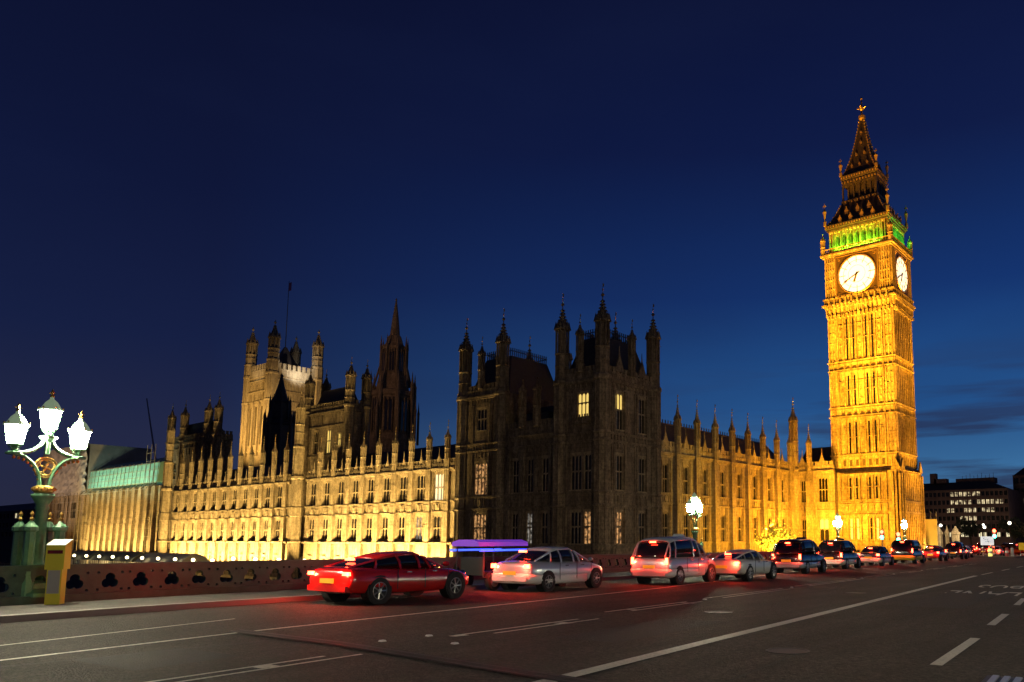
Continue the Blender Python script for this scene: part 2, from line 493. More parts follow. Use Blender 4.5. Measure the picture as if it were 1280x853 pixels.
def buttress_mesh(h, w, dep, levels, sm='stone'):
    """stepped gothic buttress, local: face towards -Y, root at y=0"""
    mb = MB(); z = 0; lv = list(levels) + [h]; wd, dd = w, dep
    for i, t in enumerate(lv):
        mb.box(-wd / 2, wd / 2, -dd, 0, z, t - .3)
        mb.box(-wd / 2 - .07, wd / 2 + .07, -dd - .07, 0, t - .3, t - .1)
        mb.box(-wd / 2 - .03, wd / 2 + .03, -dd - .03, 0, t - .1, t)
        for sx in (-1, 1):
            mb.box(sx * wd * .5 - .07, sx * wd * .5 + .07, -dd - .06, -dd + .05, z + .1, t - .301)
        mb.box(-.05, .05, -dd - .05, -dd + .02, z + .12, t - .302)
        zm = z + (t - z) * .55
        mb.box(-wd / 2 + .08, wd / 2 - .08, -dd - .07, -dd + .02, zm, zm + .14)
        z = t; wd *= .93; dd *= .9
    return mb.mesh('buttress', sm)
def parapet(mb, fr, u0, u1, z0, z1, step=.9, d=.12, th=.3):
    """cornice, panelled band and stepped battlements"""
    fbox(mb, fr, u0, u1, -.4, .28, z0 - .45, z0 - .2); fbox(mb, fr, u0, u1, -.4, .4, z0 - .2, z0)
    zb = z0 + (z1 - z0) * .55
    fbox(mb, fr, u0, u1, d - th, d, z0, zb)
    n = max(1, int(round((u1 - u0) / step))); w = (u1 - u0) / n
    for k in range(n):
        a = u0 + k * w
        fbox(mb, fr, a + w * .18, a + w * .82, d - th + .03, d - .03, zb, z1)
        fbox(mb, fr, a + w * .12, a + w * .88, d - th - .02, d + .03, z1, z1 + .1)
        fbox(mb, fr, a - .05, a + .05, d, d + .06, z0, zb - .002)
        arch(mb, fr, a + .05, a + w - .05, zb - .5, zb - .003, d, d + .05, 3)
    fbox(mb, fr, u0, u1, d - th - .02, d + .05, zb, zb + .09)
def blind_panels(mb, fr, u0, u1, z0, z1, n, d=0, rib=.07, pr=.1, arches=True):
    w = (u1 - u0) / n
    for k in range(n + 1):
        u = u0 + k * w
        fbox(mb, fr, u - rib / 2, u + rib / 2, d, d + pr, z0, z1)
    if arches:
        for k in range(n):
            arch(mb, fr, u0 + k * w + rib / 2, u0 + (k + 1) * w - rib / 2, z1 - min(w * .8, (z1 - z0) * .4), z1 - .002, d, d + pr * .8, 3)
def string(mb, fr, u0, u1, z, h=.22, pr=.18, d=0):
    fbox(mb, fr, u0, u1, d, d + pr * .6, z - h * .5, z); fbox(mb, fr, u0, u1, d, d + pr, z + .001, z + h * .5)

# ---------------------------------------------------------------- ground, river, bridge road
BS, BC = .0995, .995
def zr(y): return -0.008 * max(0., min(y, 150.) - 8)
def BR(s, a, z=0.):
    x = -BS * s + BC * a; y = BC * s + BS * a
    return (x, y, zr(y) + z)
def strip(name, mat_, a0, a1, s0, s1, z, label=None, n=60, kind='structure', cat=None, skirt=0):
    mb = MB()
    for i in range(n):
        t0 = s0 + (s1 - s0) * i / n; t1 = s0 + (s1 - s0) * (i + 1) / n
        f0 = a0 if not callable(a0) else a0(t0); f1 = a0 if not callable(a0) else a0(t1)
        g0 = a1 if not callable(a1) else a1(t0); g1 = a1 if not callable(a1) else a1(t1)
        o = len(mb.v)
        mb.v += [BR(t0, f0, z), BR(t0, g0, z), BR(t1, g1, z), BR(t1, f1, z)]
        mb.f.append([o, o + 1, o + 2, o + 3]); mb.m.append(0)
        if skirt:
            for A, B in ((f0, f1), (g0, g1)):
                o = len(mb.v)
                mb.v += [BR(t0, A, z), BR(t1, B, z), BR(t1, B, z - skirt), BR(t0, A, z - skirt)]
                mb.f.append([o, o + 1, o + 2, o + 3]); mb.m.append(0)
    me = bpy.data.meshes.new(name); me.from_pydata(mb.v, [], mb.f); me.materials.append(M[mat_])
    o = bpy.data.objects.new(name, me); C.objects.link(o)
    return tag(o, label, cat, None, kind)
tag(MB().box(-62.5, 6000, 73.2, 9000, -11, -1.75).box(-6000, -62.5, 76.6, 9000, -11, -1.75).build('ground', 'ground'), 'dark ground sheet under the palace and the city behind it', None, None, 'structure')
tag(MB().box(-6000, 6000, -400, 73.1, -12, -9.0).build('river_water', 'water'), 'black river water below the bridge', None, None, 'structure')
tag(MB().box(-262, -93, 61, 75.4, -10, -5.6).build('river_terrace', 'paving'), 'paved riverside terrace along the foot of the palace', None, None, 'structure')
strip('bridge_road', 'asphalt', -19.0, 9.0, -12, 260, 0., 'dark asphalt bridge carriageway running towards the clock tower', skirt=.6)
strip('south_pavement', 'paving', -21.9, -18.8, -12, 150, .13, 'stone footway on the far side of the bridge', skirt=.9)
strip('kerb', 'kerb_stone', -18.98, -18.72, -12, 150, .135, 'pale stone kerb along the far footway', skirt=.3)

def line(name, pts, w, z=.005, dash=None, label=None, m='line_paint'):
    """painted line through ground points (s, a); dash = (on, off)"""
    mb = MB()
    P = [Vector((s, a, 0)) for s, a in pts]
    segs = []
    for p, q in zip(P, P[1:]):
        L = (q - p).length
        if dash:
            t = 0
            while t < L:
                segs.append((p + (q - p) * (t / L), p + (q - p) * (min(L, t + dash[0]) / L))); t += dash[0] + dash[1]
        else:
            k = max(1, int(L / 4))
            for i in range(k): segs.append((p + (q - p) * (i / k), p + (q - p) * ((i + 1) / k)))
    for p, q in segs:
        o = len(mb.v)
        mb.v += [BR(p.x, p.y - w / 2, z), BR(p.x, p.y + w / 2, z), BR(q.x, q.y + w / 2, z), BR(q.x, q.y - w / 2, z)]
        mb.f.append([o, o + 1, o + 2, o + 3]); mb.m.append(0)
    me = bpy.data.meshes.new(name); me.from_pydata(mb.v, [], mb.f); me.materials.append(M[m])
    o = bpy.data.objects.new(name, me); C.objects.link(o)
    return tag(o, label, None, None, 'structure')
line('lane_line', [(-6, -12.9), (4.7, -13.05), (8.2, -13.28), (13.4, -13.5), (24, -13.98)], .11, label='long solid pale lane line before the queue of cars')
line('lane_line', [(24, -13.98), (44, -16.1)], .11, label='pale lane line running under the queue of cars')
line('lane_line', [(2, -5.7), (7.26, -5.75), (16, -5.88), (43.3, -6.35)], .24, label='broad solid pale line crossing the right foreground')
for a_, b_, c_ in ((9.9, 13.4, -9.62), (15.1, 19.0, -10.05), (20.4, 26.5, -10.2), (28.2, 36, -10.32), (38, 70, -10.4)):
    line('centre_line', [(a_, c_ - .17), (b_, c_ - .12)], .075, dash=None if b_ < 37 else (4, 3), label='narrow twin dashes marking the middle of the road')
    line('centre_line', [(a_ + .6, c_ + .17), (b_ + .3, c_ + .19)], .075, dash=None if b_ < 37 else (4, 3), label='narrow twin dashes marking the middle of the road')
line('centre_line', [(3.2, -9.65), (7.2, -9.62)], .075, label='thin line at the lower left of the road')
line('centre_line', [(3.0, -9.36), (7.6, -9.33)], .075, label='thin second line at the lower left of the road')
line('lane_line', [(11.0, -2.16), (14.5, -2.18)], .16, label='short pale dash at the lower right of the road')
line('lane_line', [(17.0, -2.26), (19.9, -2.32)], .16, label='short pale dash further up at the right edge')
line('lane_line', [(23, -2.4), (26, -2.5)], .16, label='third short dash at the right edge of the road')
line('lane_line', [(45, -6.3), (110, -6.0)], .12, dash=(4, 4), label='far dashed pale line up to the junction')
line('lane_line', [(4.0, -14.6), (9.5, -15.6)], .07, label='thin worn line slanting across the far lane')
line('tar_seam', [(3.0, -12.6), (9.3, -11.6)], .05, m='asphalt_worn', label='thin dark tar seam in the asphalt')
# expansion joint across the carriageway
def joint(pts, w, m, z, label):
    mb = MB()
    for (p, q) in zip(pts, pts[1:]):
        o = len(mb.v)
        mb.v += [BR(p[0] - w / 2, p[1], z), BR(q[0] - w / 2, q[1], z), BR(q[0] + w / 2, q[1], z), BR(p[0] + w / 2, p[1], z)]
        mb.f.append([o, o + 1, o + 2, o + 3]); mb.m.append(0)
    me = bpy.data.meshes.new('road_joint'); me.from_pydata(mb.v, [], mb.f); me.materials.append(M[m])
    o = bpy.data.objects.new('road_joint', me); C.objects.link(o); tag(o, label, None, None, 'structure')
jp = [(8.3, -13.6), (8.15, -10.5), (7.75, -7.5), (7.3, -4.0), (6.8, 0)]
joint(jp, .34, 'asphalt_worn', .009, 'dark expansion joint crossing the carriageway')
joint([(s - .09, a) for s, a in jp], .03, 'black_metal', .013, 'thin black steel edge of the expansion joint')
joint([(s + .09, a) for s, a in jp], .03, 'black_metal', .013, 'thin black steel far edge of the expansion joint')
for s, a in ((8.7, -10.2), (9.6, -10.1), (20, -10.12), (27.4, -10.3), (36.7, -10.35), (43, -10.4), (50, -10.4), (9.1, -9.0)):
    mb = MB(); p = BR(s, a)
    mb.frus(p[0], p[1], p[2], p[2] + .025, .05, .05, .035, .035)
    tag(mb.build('road_stud', 'white_paint'), 'small white reflective stud on the middle line', None, None, 'structure')
for s, a, L, ww in ((9.75, -9.72, .3, .16), (12.4, -9.5, .28, .24), (6.1, -9.5, .25, .24), (18.5, -9.9, .12, .4), (15.9, -10.05, .12, .4)):
    line('road_patch', [(s, a), (s + L, a + .05)], ww, z=.0085, label='small pale painted block between the middle lines')
# repairs and covers in the asphalt
mat('asphalt_patch', (.026, .024, .022), .75, noise=(.016, .015, .014), bump=.8, nscale=12)
for s0, s1, a0, a1 in ((10.6, 14.6, -8.2, -6.9), (21, 29, -4.9, -3.4), (5.2, 6.6, -12.2, -10.6), (15.5, 17.0, -13.1, -11.6)):
    line('road_patch', [(s0, (a0 + a1) / 2), (s1, (a0 + a1) / 2 - .08)], a1 - a0, z=.003, m='asphalt_patch', label='darker rectangular repair in the asphalt')
for s0, a0 in ((11.2, -4.3), (16.5, -8.0), (25.5, -7.4)):
    mb = MB(); q = BR(s0, a0); mb.lathe(q[0], q[1], [(.33, q[2] + .004), (.33, q[2] + .012), (.29, q[2] + .012), (.28, q[2] + .007)], 20)
    tag(mb.build('manhole_cover', 'black_metal'), 'round iron manhole cover set flush in the road', None, None, 'structure')
for pts in ([(4, -7.9), (9, -7.7), (14, -8.1), (24, -7.9)], [(6, -3.9), (12, -4.1), (19, -3.8)]):
    line('tar_seam', pts, .045, z=.007, m='asphalt_patch', label='thin wandering tar seam along the lane')
# lettering for the opposite traffic, worn
for i, tx in enumerate(('BUS', 'LANE')):
    cu = bpy.data.curves.new('road_lettering', 'FONT'); cu.body = tx; cu.size = 1.0; cu.align_x = 'CENTER'; cu.extrude = .001
    o = bpy.data.objects.new('road_lettering', cu); C.objects.link(o)
    p = BR(33.5 - i * 4.6, -3.9, .012); o.location = p
    o.rotation_euler = (0, 0, PI + .0998); o.scale = (.95, 4.2, 1)
    cu.materials.append(M['line_paint'])
    tag(o, f'worn road lettering {tx} painted upside down for oncoming buses', None, None, 'structure')
# cast iron grating at the right corner
g = thing('drain_grating', 'dark iron drain grating set in the road at the lower right corner', 'grating', BR(9.6, -.85, .004), R(5.7))
mb = MB(); mb.box(-.6, .6, -.8, .8, 0, .012); mb.build('frame', 'black_metal', g, local=True)
mb = MB()
for k in range(9): mb.box(-.53 + k * .125, -.46 + k * .125, -.74, .74, .012, .03)
mb.build('bar', 'rim', g, local=True)

# ---------------------------------------------------------------- the clock tower
TX, TY, TE = -51.8, 139.75, 134.65
FE, FN = ('E', TE), ('N', -45.7)
TB = -1.7
T = thing('clock_tower', 'tall golden floodlit gothic clock tower with white dials and a pointed iron spire', 'clock tower', (TX, TY, TB))
KY = 10.2 / 12.2
def sqf(mb, z0, z1, h0, h1=None): return mb.frus(TX, TY, z0, z1, h0, h0 * KY, h1 or h0, (h1 or h0) * KY)
mb = MB()
sqf(mb, TB, .3, 7.15); sqf(mb, .3, 13.5, 6.75); sqf(mb, 13.5, 14.2, 6.95, 6.2); sqf(mb, 14.2, 43.2, 6.1)
sqf(mb, 43.2, 45.0, 6.12, 6.62); sqf(mb, 45.0, 46.2, 6.6); sqf(mb, 46.2, 54.5, 6.35)
for z in (13.5, 16.6, 23.7, 25.4, 32.4, 34.0):
    sqf(mb, z - .18, z, 6.22); sqf(mb, z, z + .16, 6.36)
for z in (6.15, 8.04, 1.0): sqf(mb, z - .12, z + .1, 6.9)
for z, h in ((43.1, 6.35), (45.1, 6.95), (46.3, 6.75)): sqf(mb, z - .15, z + .15, h)
sqf(mb, 54.4, 54.7, 6.7); sqf(mb, 54.7, 55.0, 7.0); sqf(mb, 55.0, 55.25, 6.8)
mb.build('shaft', 'stone_tower', T)
# faces: corner piers, panel ribs, tracery bands
mb = MB(); slits = MB(); dk = MB()
for fr, uc, hw in ((FE, TX, 6.1), (FN, TY, 5.1)):
    k = hw / 6.1; n7 = 7; pw = 1.2 * k; pl = uc - 3.5 * pw; prr = uc + 3.5 * pw
    for z0, z1 in ((16.8, 23.5), (25.6, 32.2), (34.2, 42.9)):
        for sx in (-1, 1):
            for du in (.16, .82, 1.5):
                u = uc + sx * (hw - du * k)
                fbox(mb, fr, u - .13, u + .13, 0, .2 if du != .82 else .12, z0, z1)
            zz = z0 + 1.6
            while zz < z1 - .5:
                fbox(mb, fr, uc + sx * (hw - .3 * k), uc + sx * (hw - 1.36 * k), 0, .1, zz, zz + .12); zz += 1.9
        for i in range(8):
            u = pl + i * pw
            fbox(mb, fr, u - .09, u + .09, 0, .34, z0, z1)
        for i in range(7):
            a = pl + i * pw; b = a + pw
            arch(mb, fr, a + .09, b - .09, z1 - 1.25, z1 - .003, .01, .2)
            fbox(mb, fr, a + .09, b - .09, 0, .11, z1 - 2.0, z1 - 1.84)
            fbox(mb, fr, a + .3, a + .36, 0, .12, z0 + .1, z1 - 2); fbox(mb, fr, b - .36, b - .3, 0, .12, z0 + .1, z1 - 2)
            if i in (1, 2, 4, 5):
                fbox(MB(), fr, (a + b) / 2 - .15, (a + b) / 2 + .15, .02, .125, z0 + .15, z1 - .9).build('slit_window', 'dark_glass', T)
            else:
                zz = z0 + 1.2
                while zz < z1 - 2.2:
                    fbox(mb, fr, a + .3, b - .3, 0, .1, zz, zz + .3); zz += 1.5
            if i in (1, 2, 4, 5):
                zm = (z0 + z1) / 2 - .3
                fbox(mb, fr, a + .09, b - .09, .01, .15, zm, zm + .09)
    for z0, z1 in ((14.3, 16.4), (23.9, 25.2), (32.6, 33.8)):
        blind_panels(mb, fr, pl, prr, z0 + .05, z1 - .05, 7, 0, .2, .22)
        blind_panels(mb, fr, uc - hw + .1, pl - .05, z0 + .05, z1 - .05, 2, 0, .16, .2)
        blind_panels(mb, fr, prr + .05, uc + hw - .1, z0 + .05, z1 - .05, 2, 0, .16, .2)
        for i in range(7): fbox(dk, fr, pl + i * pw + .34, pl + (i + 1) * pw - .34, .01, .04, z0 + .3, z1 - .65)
    # base storeys (wider)
    d = .65 if fr is FE else .545
    bw = hw * 6.75 / 6.1
    for z0, z1 in ((1.2, 5.9), (8.3, 13.2)):
        for i in range(8):
            u = pl + i * pw; fbox(mb, fr, u - .1, u + .1, d, d + .25, z0, z1)
        for i in range(7):
            a = pl + i * pw; b = a + pw
            arch(mb, fr, a + .1, b - .1, z1 - 1.0, z1 - .003, d, d + .2)
            if i in (1, 2, 4, 5):
                fbox(MB(), fr, (a + b) / 2 - .15, (a + b) / 2 + .15, d + .02, d + .1, z0 + .2, z1 - .8).build('slit_window', 'window_warm' if z0 < 2 and i in (1, 2, 5) and fr is FE else 'dark_glass', T)
                fbox(mb, fr, a + .1, b - .1, d, d + .16, (z0 + z1) / 2 - .1, (z0 + z1) / 2 + .08)
            fbox(mb, fr, a + .1, b - .1, d, d + .12, z0 + .1, z0 + .25)
    blind_panels(mb, fr, pl, prr, 6.4, 7.8, 7, d, .2, .22)
    for sx in (-1, 1):
        for du in (.2, .75, 1.4):
            u = uc + sx * (bw - du * k)
            fbox(mb, fr, u - .16, u + .16, d, d + (.55 if du == .75 else .3), .3, 12.9)
        # gablet where the base sets back
        u = uc + sx * (bw - .75)
        p = [frame_pt(fr, u - .95, d, 13.6), frame_pt(fr, u + .95, d, 13.6), frame_pt(fr, u, d, 15.6)]
        o_ = Vector(frame_pt(fr, 0, .3, 0)) - Vector(frame_pt(fr, 0, 0, 0))
        mb.plate(p, o_)
    # corbel stage under the clock
    blind_panels(mb, fr, uc - hw, uc + hw, 43.3, 44.9, 14, .22, .2, .34)
    for i in range(16):
        u = uc - hw + (i + .5) * hw / 8
        fbox(mb, fr, u - .1, u + .1, .1, .75, 42.4, 42.95)
        fbox(mb, fr, u - .14, u + .14, .5, .9 , 44.3, 44.9)
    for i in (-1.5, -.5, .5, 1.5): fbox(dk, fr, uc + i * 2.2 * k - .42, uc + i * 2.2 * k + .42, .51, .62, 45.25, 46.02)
    for i in range(11):
        u = uc + (i - 5) * 1.1 * k; fbox(mb, fr, u - .13, u + .13, .5, .76, 45.15, 46.15)
    # corner piers of the clock stage
    for sx in (-1, 1):
        for du in (.1, .55, 1.0, 1.45, 1.9):
            u = uc + sx * (hw + .1 - du * k); fbox(mb, fr, u - .1, u + .1, .2, .42, 46.5, 54.3)
        for zz in (48, 49.8, 51.6, 53.2):
            fbox(mb, fr, uc + sx * (hw + .05), uc + sx * (hw - 1.8 * k), .2, .36, zz, zz + .25)
mb.build('tracery', 'stone_tower', T)
dk.build('shade_and_window_panels', 'frame_dark', T)  # dark plates: painted shade in the band panels, plus the square windows
# clocks
def clock(fr, uc, hw):
    fm = MB(); k = hw / 6.1; d = .255 if fr is FE else .21
    zc = 50.2; r = 3.5 * (k + 1) / 2 if k < 1 else 3.5; s2 = 4.1 * k
    fbox(fm, fr, uc - s2, uc + s2, d, d + .12, 46.45, 54.2)
    f = fm.build('clock_frame', 'frame_dark', T)
    gm = MB()
    for a, b, c, e in ((-s2, s2, 46.45, 46.65), (-s2, s2, 54.0, 54.2), (-s2, -s2 + .2, 46.65, 54.0), (s2 - .2, s2, 46.65, 54.0)):
        fbox(gm, fr, uc + a, uc + b, d + .12, d + .26, c, e)
    for q in range(40):   # ring
        a0 = 2 * PI * q / 40; a1 = 2 * PI * (q + 1) / 40
        gm.tube(frame_pt(fr, uc + math.cos(a0) * r * 1.03, d + .2, zc + math.sin(a0) * r * 1.03), frame_pt(fr, uc + math.cos(a1) * r * 1.03, d + .2, zc + math.sin(a1) * r * 1.03), .12, 5)
    for sx in (-1, 1):
        for sz in (-1, 1):
            cu_, cz = uc + sx * s2 * .83, zc + sz * 3.4
            for q in range(10):
                a0 = 2 * PI * q / 10; a1 = 2 * PI * (q + 1) / 10
                gm.tube(frame_pt(fr, cu_ + math.cos(a0) * .3, d + .16, cz + math.sin(a0) * .3), frame_pt(fr, cu_ + math.cos(a1) * .3, d + .16, cz + math.sin(a1) * .3), .05, 4)
            gm.ball(frame_pt(fr, cu_, d + .16, cz), .12, 6, 4)
    gm.build('gilt_ring', 'gold', f)
    dm = MB(); pts = [frame_pt(fr, uc + math.cos(2 * PI * q / 48) * r, d + .125, zc + math.sin(2 * PI * q / 48) * r) for q in range(48)]
    dm.plate(pts, Vector(frame_pt(fr, 0, .04, 0)) - Vector(frame_pt(fr, 0, 0, 0)))
    dial = dm.build('clock_dial', 'dial_glow', T)
    im = MB(); dd = d + .175
    for rr, wd in ((.985, .08), (.74, .06), (.46, .05)):
        for q in range(36):
            a0 = 2 * PI * q / 36; a1 = 2 * PI * (q + 1) / 36
            im.tube(frame_pt(fr, uc + math.cos(a0) * r * rr, dd, zc + math.sin(a0) * r * rr), frame_pt(fr, uc + math.cos(a1) * r * rr, dd, zc + math.sin(a1) * r * rr), wd * .6, 4)
    for q in range(12):
        a = PI * q / 6
        im.tube(frame_pt(fr, uc + math.cos(a) * r * .62, dd, zc + math.sin(a) * r * .62), frame_pt(fr, uc + math.cos(a) * r * .97, dd, zc + math.sin(a) * r * .97), .075, 4)
    im.build('numerals', 'dial_iron', dial)
    def hand(ang, L, w, name):
        # ang clockwise from twelve, seen from outside; E faces: clockwise runs towards +u
        sg = 1 if fr is FE else 1
        ca, sa = math.cos(ang), math.sin(ang) * sg
        hm = MB(); pts = []
        for t, q in ((-.22, .8), (-.2, -.8), (.0, -1), (.55, -.75), (.8, -1.3), (1, 0), (.8, 1.3), (.55, .75), (0, 1)):
            pts.append(frame_pt(fr, uc + sa * L * t + ca * w * q, dd + .06, zc + ca * L * t - sa * w * q))
        hm.plate(pts, Vector(frame_pt(fr, 0, .05, 0)) - Vector(frame_pt(fr, 0, 0, 0)))
        hm.build(name, 'dial_iron', dial)
    hand(2 * PI * (6 + 40 / 60) / 12, 1.7, .2, 'hour_hand')
    hand(2 * PI * 40.5 / 60, 3.0, .12, 'minute_hand')
clock(FE, TX, 6.1); clock(FN, TY, 5.1)
# belfry
mb = MB(); sqf(mb, 55.2, 60.0, 4.7)
BZ0, BZ1 = 55.25, 59.75
for fr, uc, hw in ((('E', TY - 5.45 * KY), TX, 5.45), (('N', TX + 5.45), TY, 5.45 * KY)):
    n = 7; pw = (hw * 2 - 2.0) / n; a0 = uc - hw + 1.0
    hs = [(a0 + i * pw + .22, a0 + (i + 1) * pw - .22, 56.0, 59.0) for i in range(n)]
    wall(mb, fr, uc - hw, uc + hw, BZ0, BZ1, hs, .55)
    for h in hs:
        arch(mb, fr, h[0], h[1], 58.0, 59.001, -.5, -.02)
        fbox(MB(), fr, h[0] + .28, h[1] - .28, -.6, -.56, 56.1, 58.3).build('belfry_shade', 'frame_dark', T)  # dark plate puts the shade of the arch recess into its colour
    for i in range(n + 1): fbox(mb, fr, a0 + i * pw - .09, a0 + i * pw + .09, 0, .22, BZ0, BZ1)
    for sx in (-1, 1):
        for du in (.15, .7): fbox(mb, fr, uc + sx * (hw - du) - .14, uc + sx * (hw - du) + .14, 0, .3, BZ0, 60.2)
    for i in range(14): fbox(mb, fr, uc - hw + (i + .2) * hw / 7, uc - hw + (i + .8) * hw / 7, .0, .35, 59.3, 59.7)
    # gallery rail on the cornice
    fg = ('E', TE - .55) if fr[0] == 'E' else ('N', -45.7 + .75)
    hh = hw * 6.6 / 5.45
    fbox(mb, fg, uc - hh, uc + hh, -.12, 0, 55.27, 55.42); fbox(mb, fg, uc - hh, uc + hh, -.14, .02, 55.95, 56.08)
    for i in range(29):
        u = uc - hh + i * hh / 14; fbox(mb, fg, u - .07, u + .07, -.1, -.02, 55.42, 55.95)
mb.build('belfry', 'stone_tower', T)
# iron roof: two stages, lantern and spire
mb = MB(); sqf(mb, 59.8, 60.2, 5.9); sqf(mb, 60.2, 60.9, 6.15)
def stage(mb, prof):
    for (h0, z0), (h1, z1) in zip(prof, prof[1:]): sqf(mb, z0, z1, h0, h1)
stage(mb, [(5.95, 60.9), (5.1, 62.0), (4.3, 63.6), (3.55, 65.3)])
sqf(mb, 65.3, 66.0, 3.55); sqf(mb, 66.0, 69.2, 2.6); sqf(mb, 69.2, 70.2, 3.35); sqf(mb, 70.2, 71.0, 3.6)
sp = [(3.3, 71.0), (2.75, 72.2), (2.2, 73.8), (1.65, 75.8), (1.15, 78.2), (.72, 80.6), (.42, 82.7)]
stage(mb, sp)
for fr, uc, hw in ((('E', TY - 3.3 * KY), TX, 3.3), (('N', TX + 3.3), TY, 3.3 * KY)):
    for i in range(7):
        u = uc - hw + i * hw / 3; fbox(mb, fr, u - .13, u + .13, -.35, 0, 66, 69.2)
    for i in range(6): arch(mb, fr, uc - hw + i * hw / 3 + .13, uc - hw + (i + 1) * hw / 3 - .13, 68.2, 69.199, -.3, -.05)
mb.build('roof', 'iron_roof', T)
gm = MB()
for sx in (-1, 1):
    for sy in (-1, 1):
        # hip crockets
        for prof, st in (([(5.95, 60.9), (5.1, 62.0), (4.3, 63.6), (3.55, 65.3)], .45), (sp, .55)):
            hm_ = MB()
            for (h0, z0), (h1, z1) in zip(prof, prof[1:]):
                hm_.tube((TX + sx * (h0 + .03), TY + sy * (h0 + .03) * KY, z0), (TX + sx * (h1 + .03), TY + sy * (h1 + .03) * KY, z1), .07, 5)
                nn = max(1, int(math.hypot(h1 - h0, z1 - z0) / st))
                for i in range(nn):
                    t = (i + .5) / nn; h = h0 + (h1 - h0) * t + .06
                    hm_.ball((TX + sx * h, TY + sy * h * KY, z0 + (z1 - z0) * t), .17, 5, 4)
            hm_.build('hip_crockets', 'gold', T)
        for h, z0, hh in ((6.1, 60.9, 4.6), (3.5, 71.0, 3.6)):
            x, y = TX + sx * h, TY + sy * h * KY; gm = MB()
            gm.tube((x, y, z0 - .6), (x, y, z0 + hh), .1, 6, .05)
            gm.lathe(x, y, [(.3, z0), (.3, z0 + hh * .2), (.12, z0 + hh * .25), (.3, z0 + hh * .55), (.38, z0 + hh * .62), (.1, z0 + hh * .75)], 6)
            gm.box(x - .28, x + .28, y - .05, y + .05, z0 + hh * .85, z0 + hh * .91)
            gm.build('corner_finial', 'gold', T)
gm = MB()
for fr0, h in (('E', 6.17), ('E', 3.62), ('N', 6.17), ('N', 3.62)):
    z0 = 60.55 if h > 5 else 70.6
    fr, uc, hw = (('E', TY - h * KY), TX, h) if fr0 == 'E' else (('N', TX + h), TY, h * KY)
    n = int(hw * 4)
    for i in range(n):
        u = uc - hw + (i + .5) * 2 * hw / n
        fbox(gm, fr, u - .1, u + .1, 0, .1, z0 - .12, z0 + .2)
    h2 = hw * .98 if h < 5 else hw * .58
    for i in range(12):
        fr2 = (fr[0], fr[1]) if h < 5 else ((fr[0], TY - 3.62 * KY) if fr0 == 'E' else ('N', TX + 3.62))
        u = uc - h2 + (i + .5) * h2 / 6
        fbox(gm, fr2, u - .12, u + .12, -.05, .08, 65.5 if h > 5 else 69.4, 65.8 if h > 5 else 69.75)
gm.build('eaves_cresting', 'gold', T)
# dormers on the lower roof and lucarnes on the spire
def dorm(fr0, du, z, s, prof):
    mbx = MB()
    for (h0, z0), (h1, z1) in zip(prof, prof[1:]):
        if z0 <= z <= z1: h = h0 + (h1 - h0) * (z - z0) / (z1 - z0); break
    fr, uc = (('E', TY - h * KY), TX) if fr0 == 'E' else (('N', TX + h), TY)
    u = uc + du
    fbox(mbx, fr, u - s * .5, u + s * .5, -s * .9, .12, z, z + s * .9)
    p = [frame_pt(fr, u - s * .65, .16, z + s * .9), frame_pt(fr, u + s * .65, .16, z + s * .9), frame_pt(fr, u, .16, z + s * 2.0)]
    mbx.plate(p, Vector(frame_pt(fr, 0, -s * .9, 0)) - Vector(frame_pt(fr, 0, 0, 0)))
    mbx.ball(frame_pt(fr, u, .1, z + s * 2.15), s * .16, 5, 4)
    mbx.build('dormer', 'gold', T)
rp = [(5.95, 60.9), (5.1, 62.0), (4.3, 63.6), (3.55, 65.3)]
for f0, kk in (('E', 1), ('N', KY)):
    for du in (-3.2, -1.1, 1.1, 3.2): dorm(f0, du * kk, 61.15, .62, rp)
    for du in (-2.2, 0, 2.2): dorm(f0, du * kk, 62.9, .62, rp)
    for du, z in ((-1.5, 72.6), (0, 72.6), (1.5, 72.6), (-.8, 75.0), (.8, 75.0), (0, 77.4), (0, 79.6)): dorm(f0, du * kk, z, .36, sp)
gm = MB()
gm.lathe(TX, TY, [(.45, 82.6), (.7, 83.0), (.72, 83.5), (.4, 83.8), (.15, 84.1), (.15, 84.6), (.45, 84.9), (.5, 85.3), (.15, 85.6), (.1, 87.0), (.25, 87.2), (.02, 87.6)], 8)
for a in range(4):
    x, y = math.cos(a * PI / 2) * .75, math.sin(a * PI / 2) * .75
    gm.tube((TX, TY, 85.1), (TX + x, TY + y, 85.3), .08, 5); gm.ball((TX + x, TY + y, 85.35), .2, 5, 4)
gm.build('finial', 'gold', T)
# corner pinnacles of the cornice
pm = pinnacle_mesh(4.2, .42, .4, 'stone_tower')
for sx in (-1, 1):
    for sy in (-1, 1): add_pinnacle(T, pm, None, (TX + sx * 6.5, TY + sy * 6.5 * KY, 55.25), 4.2)

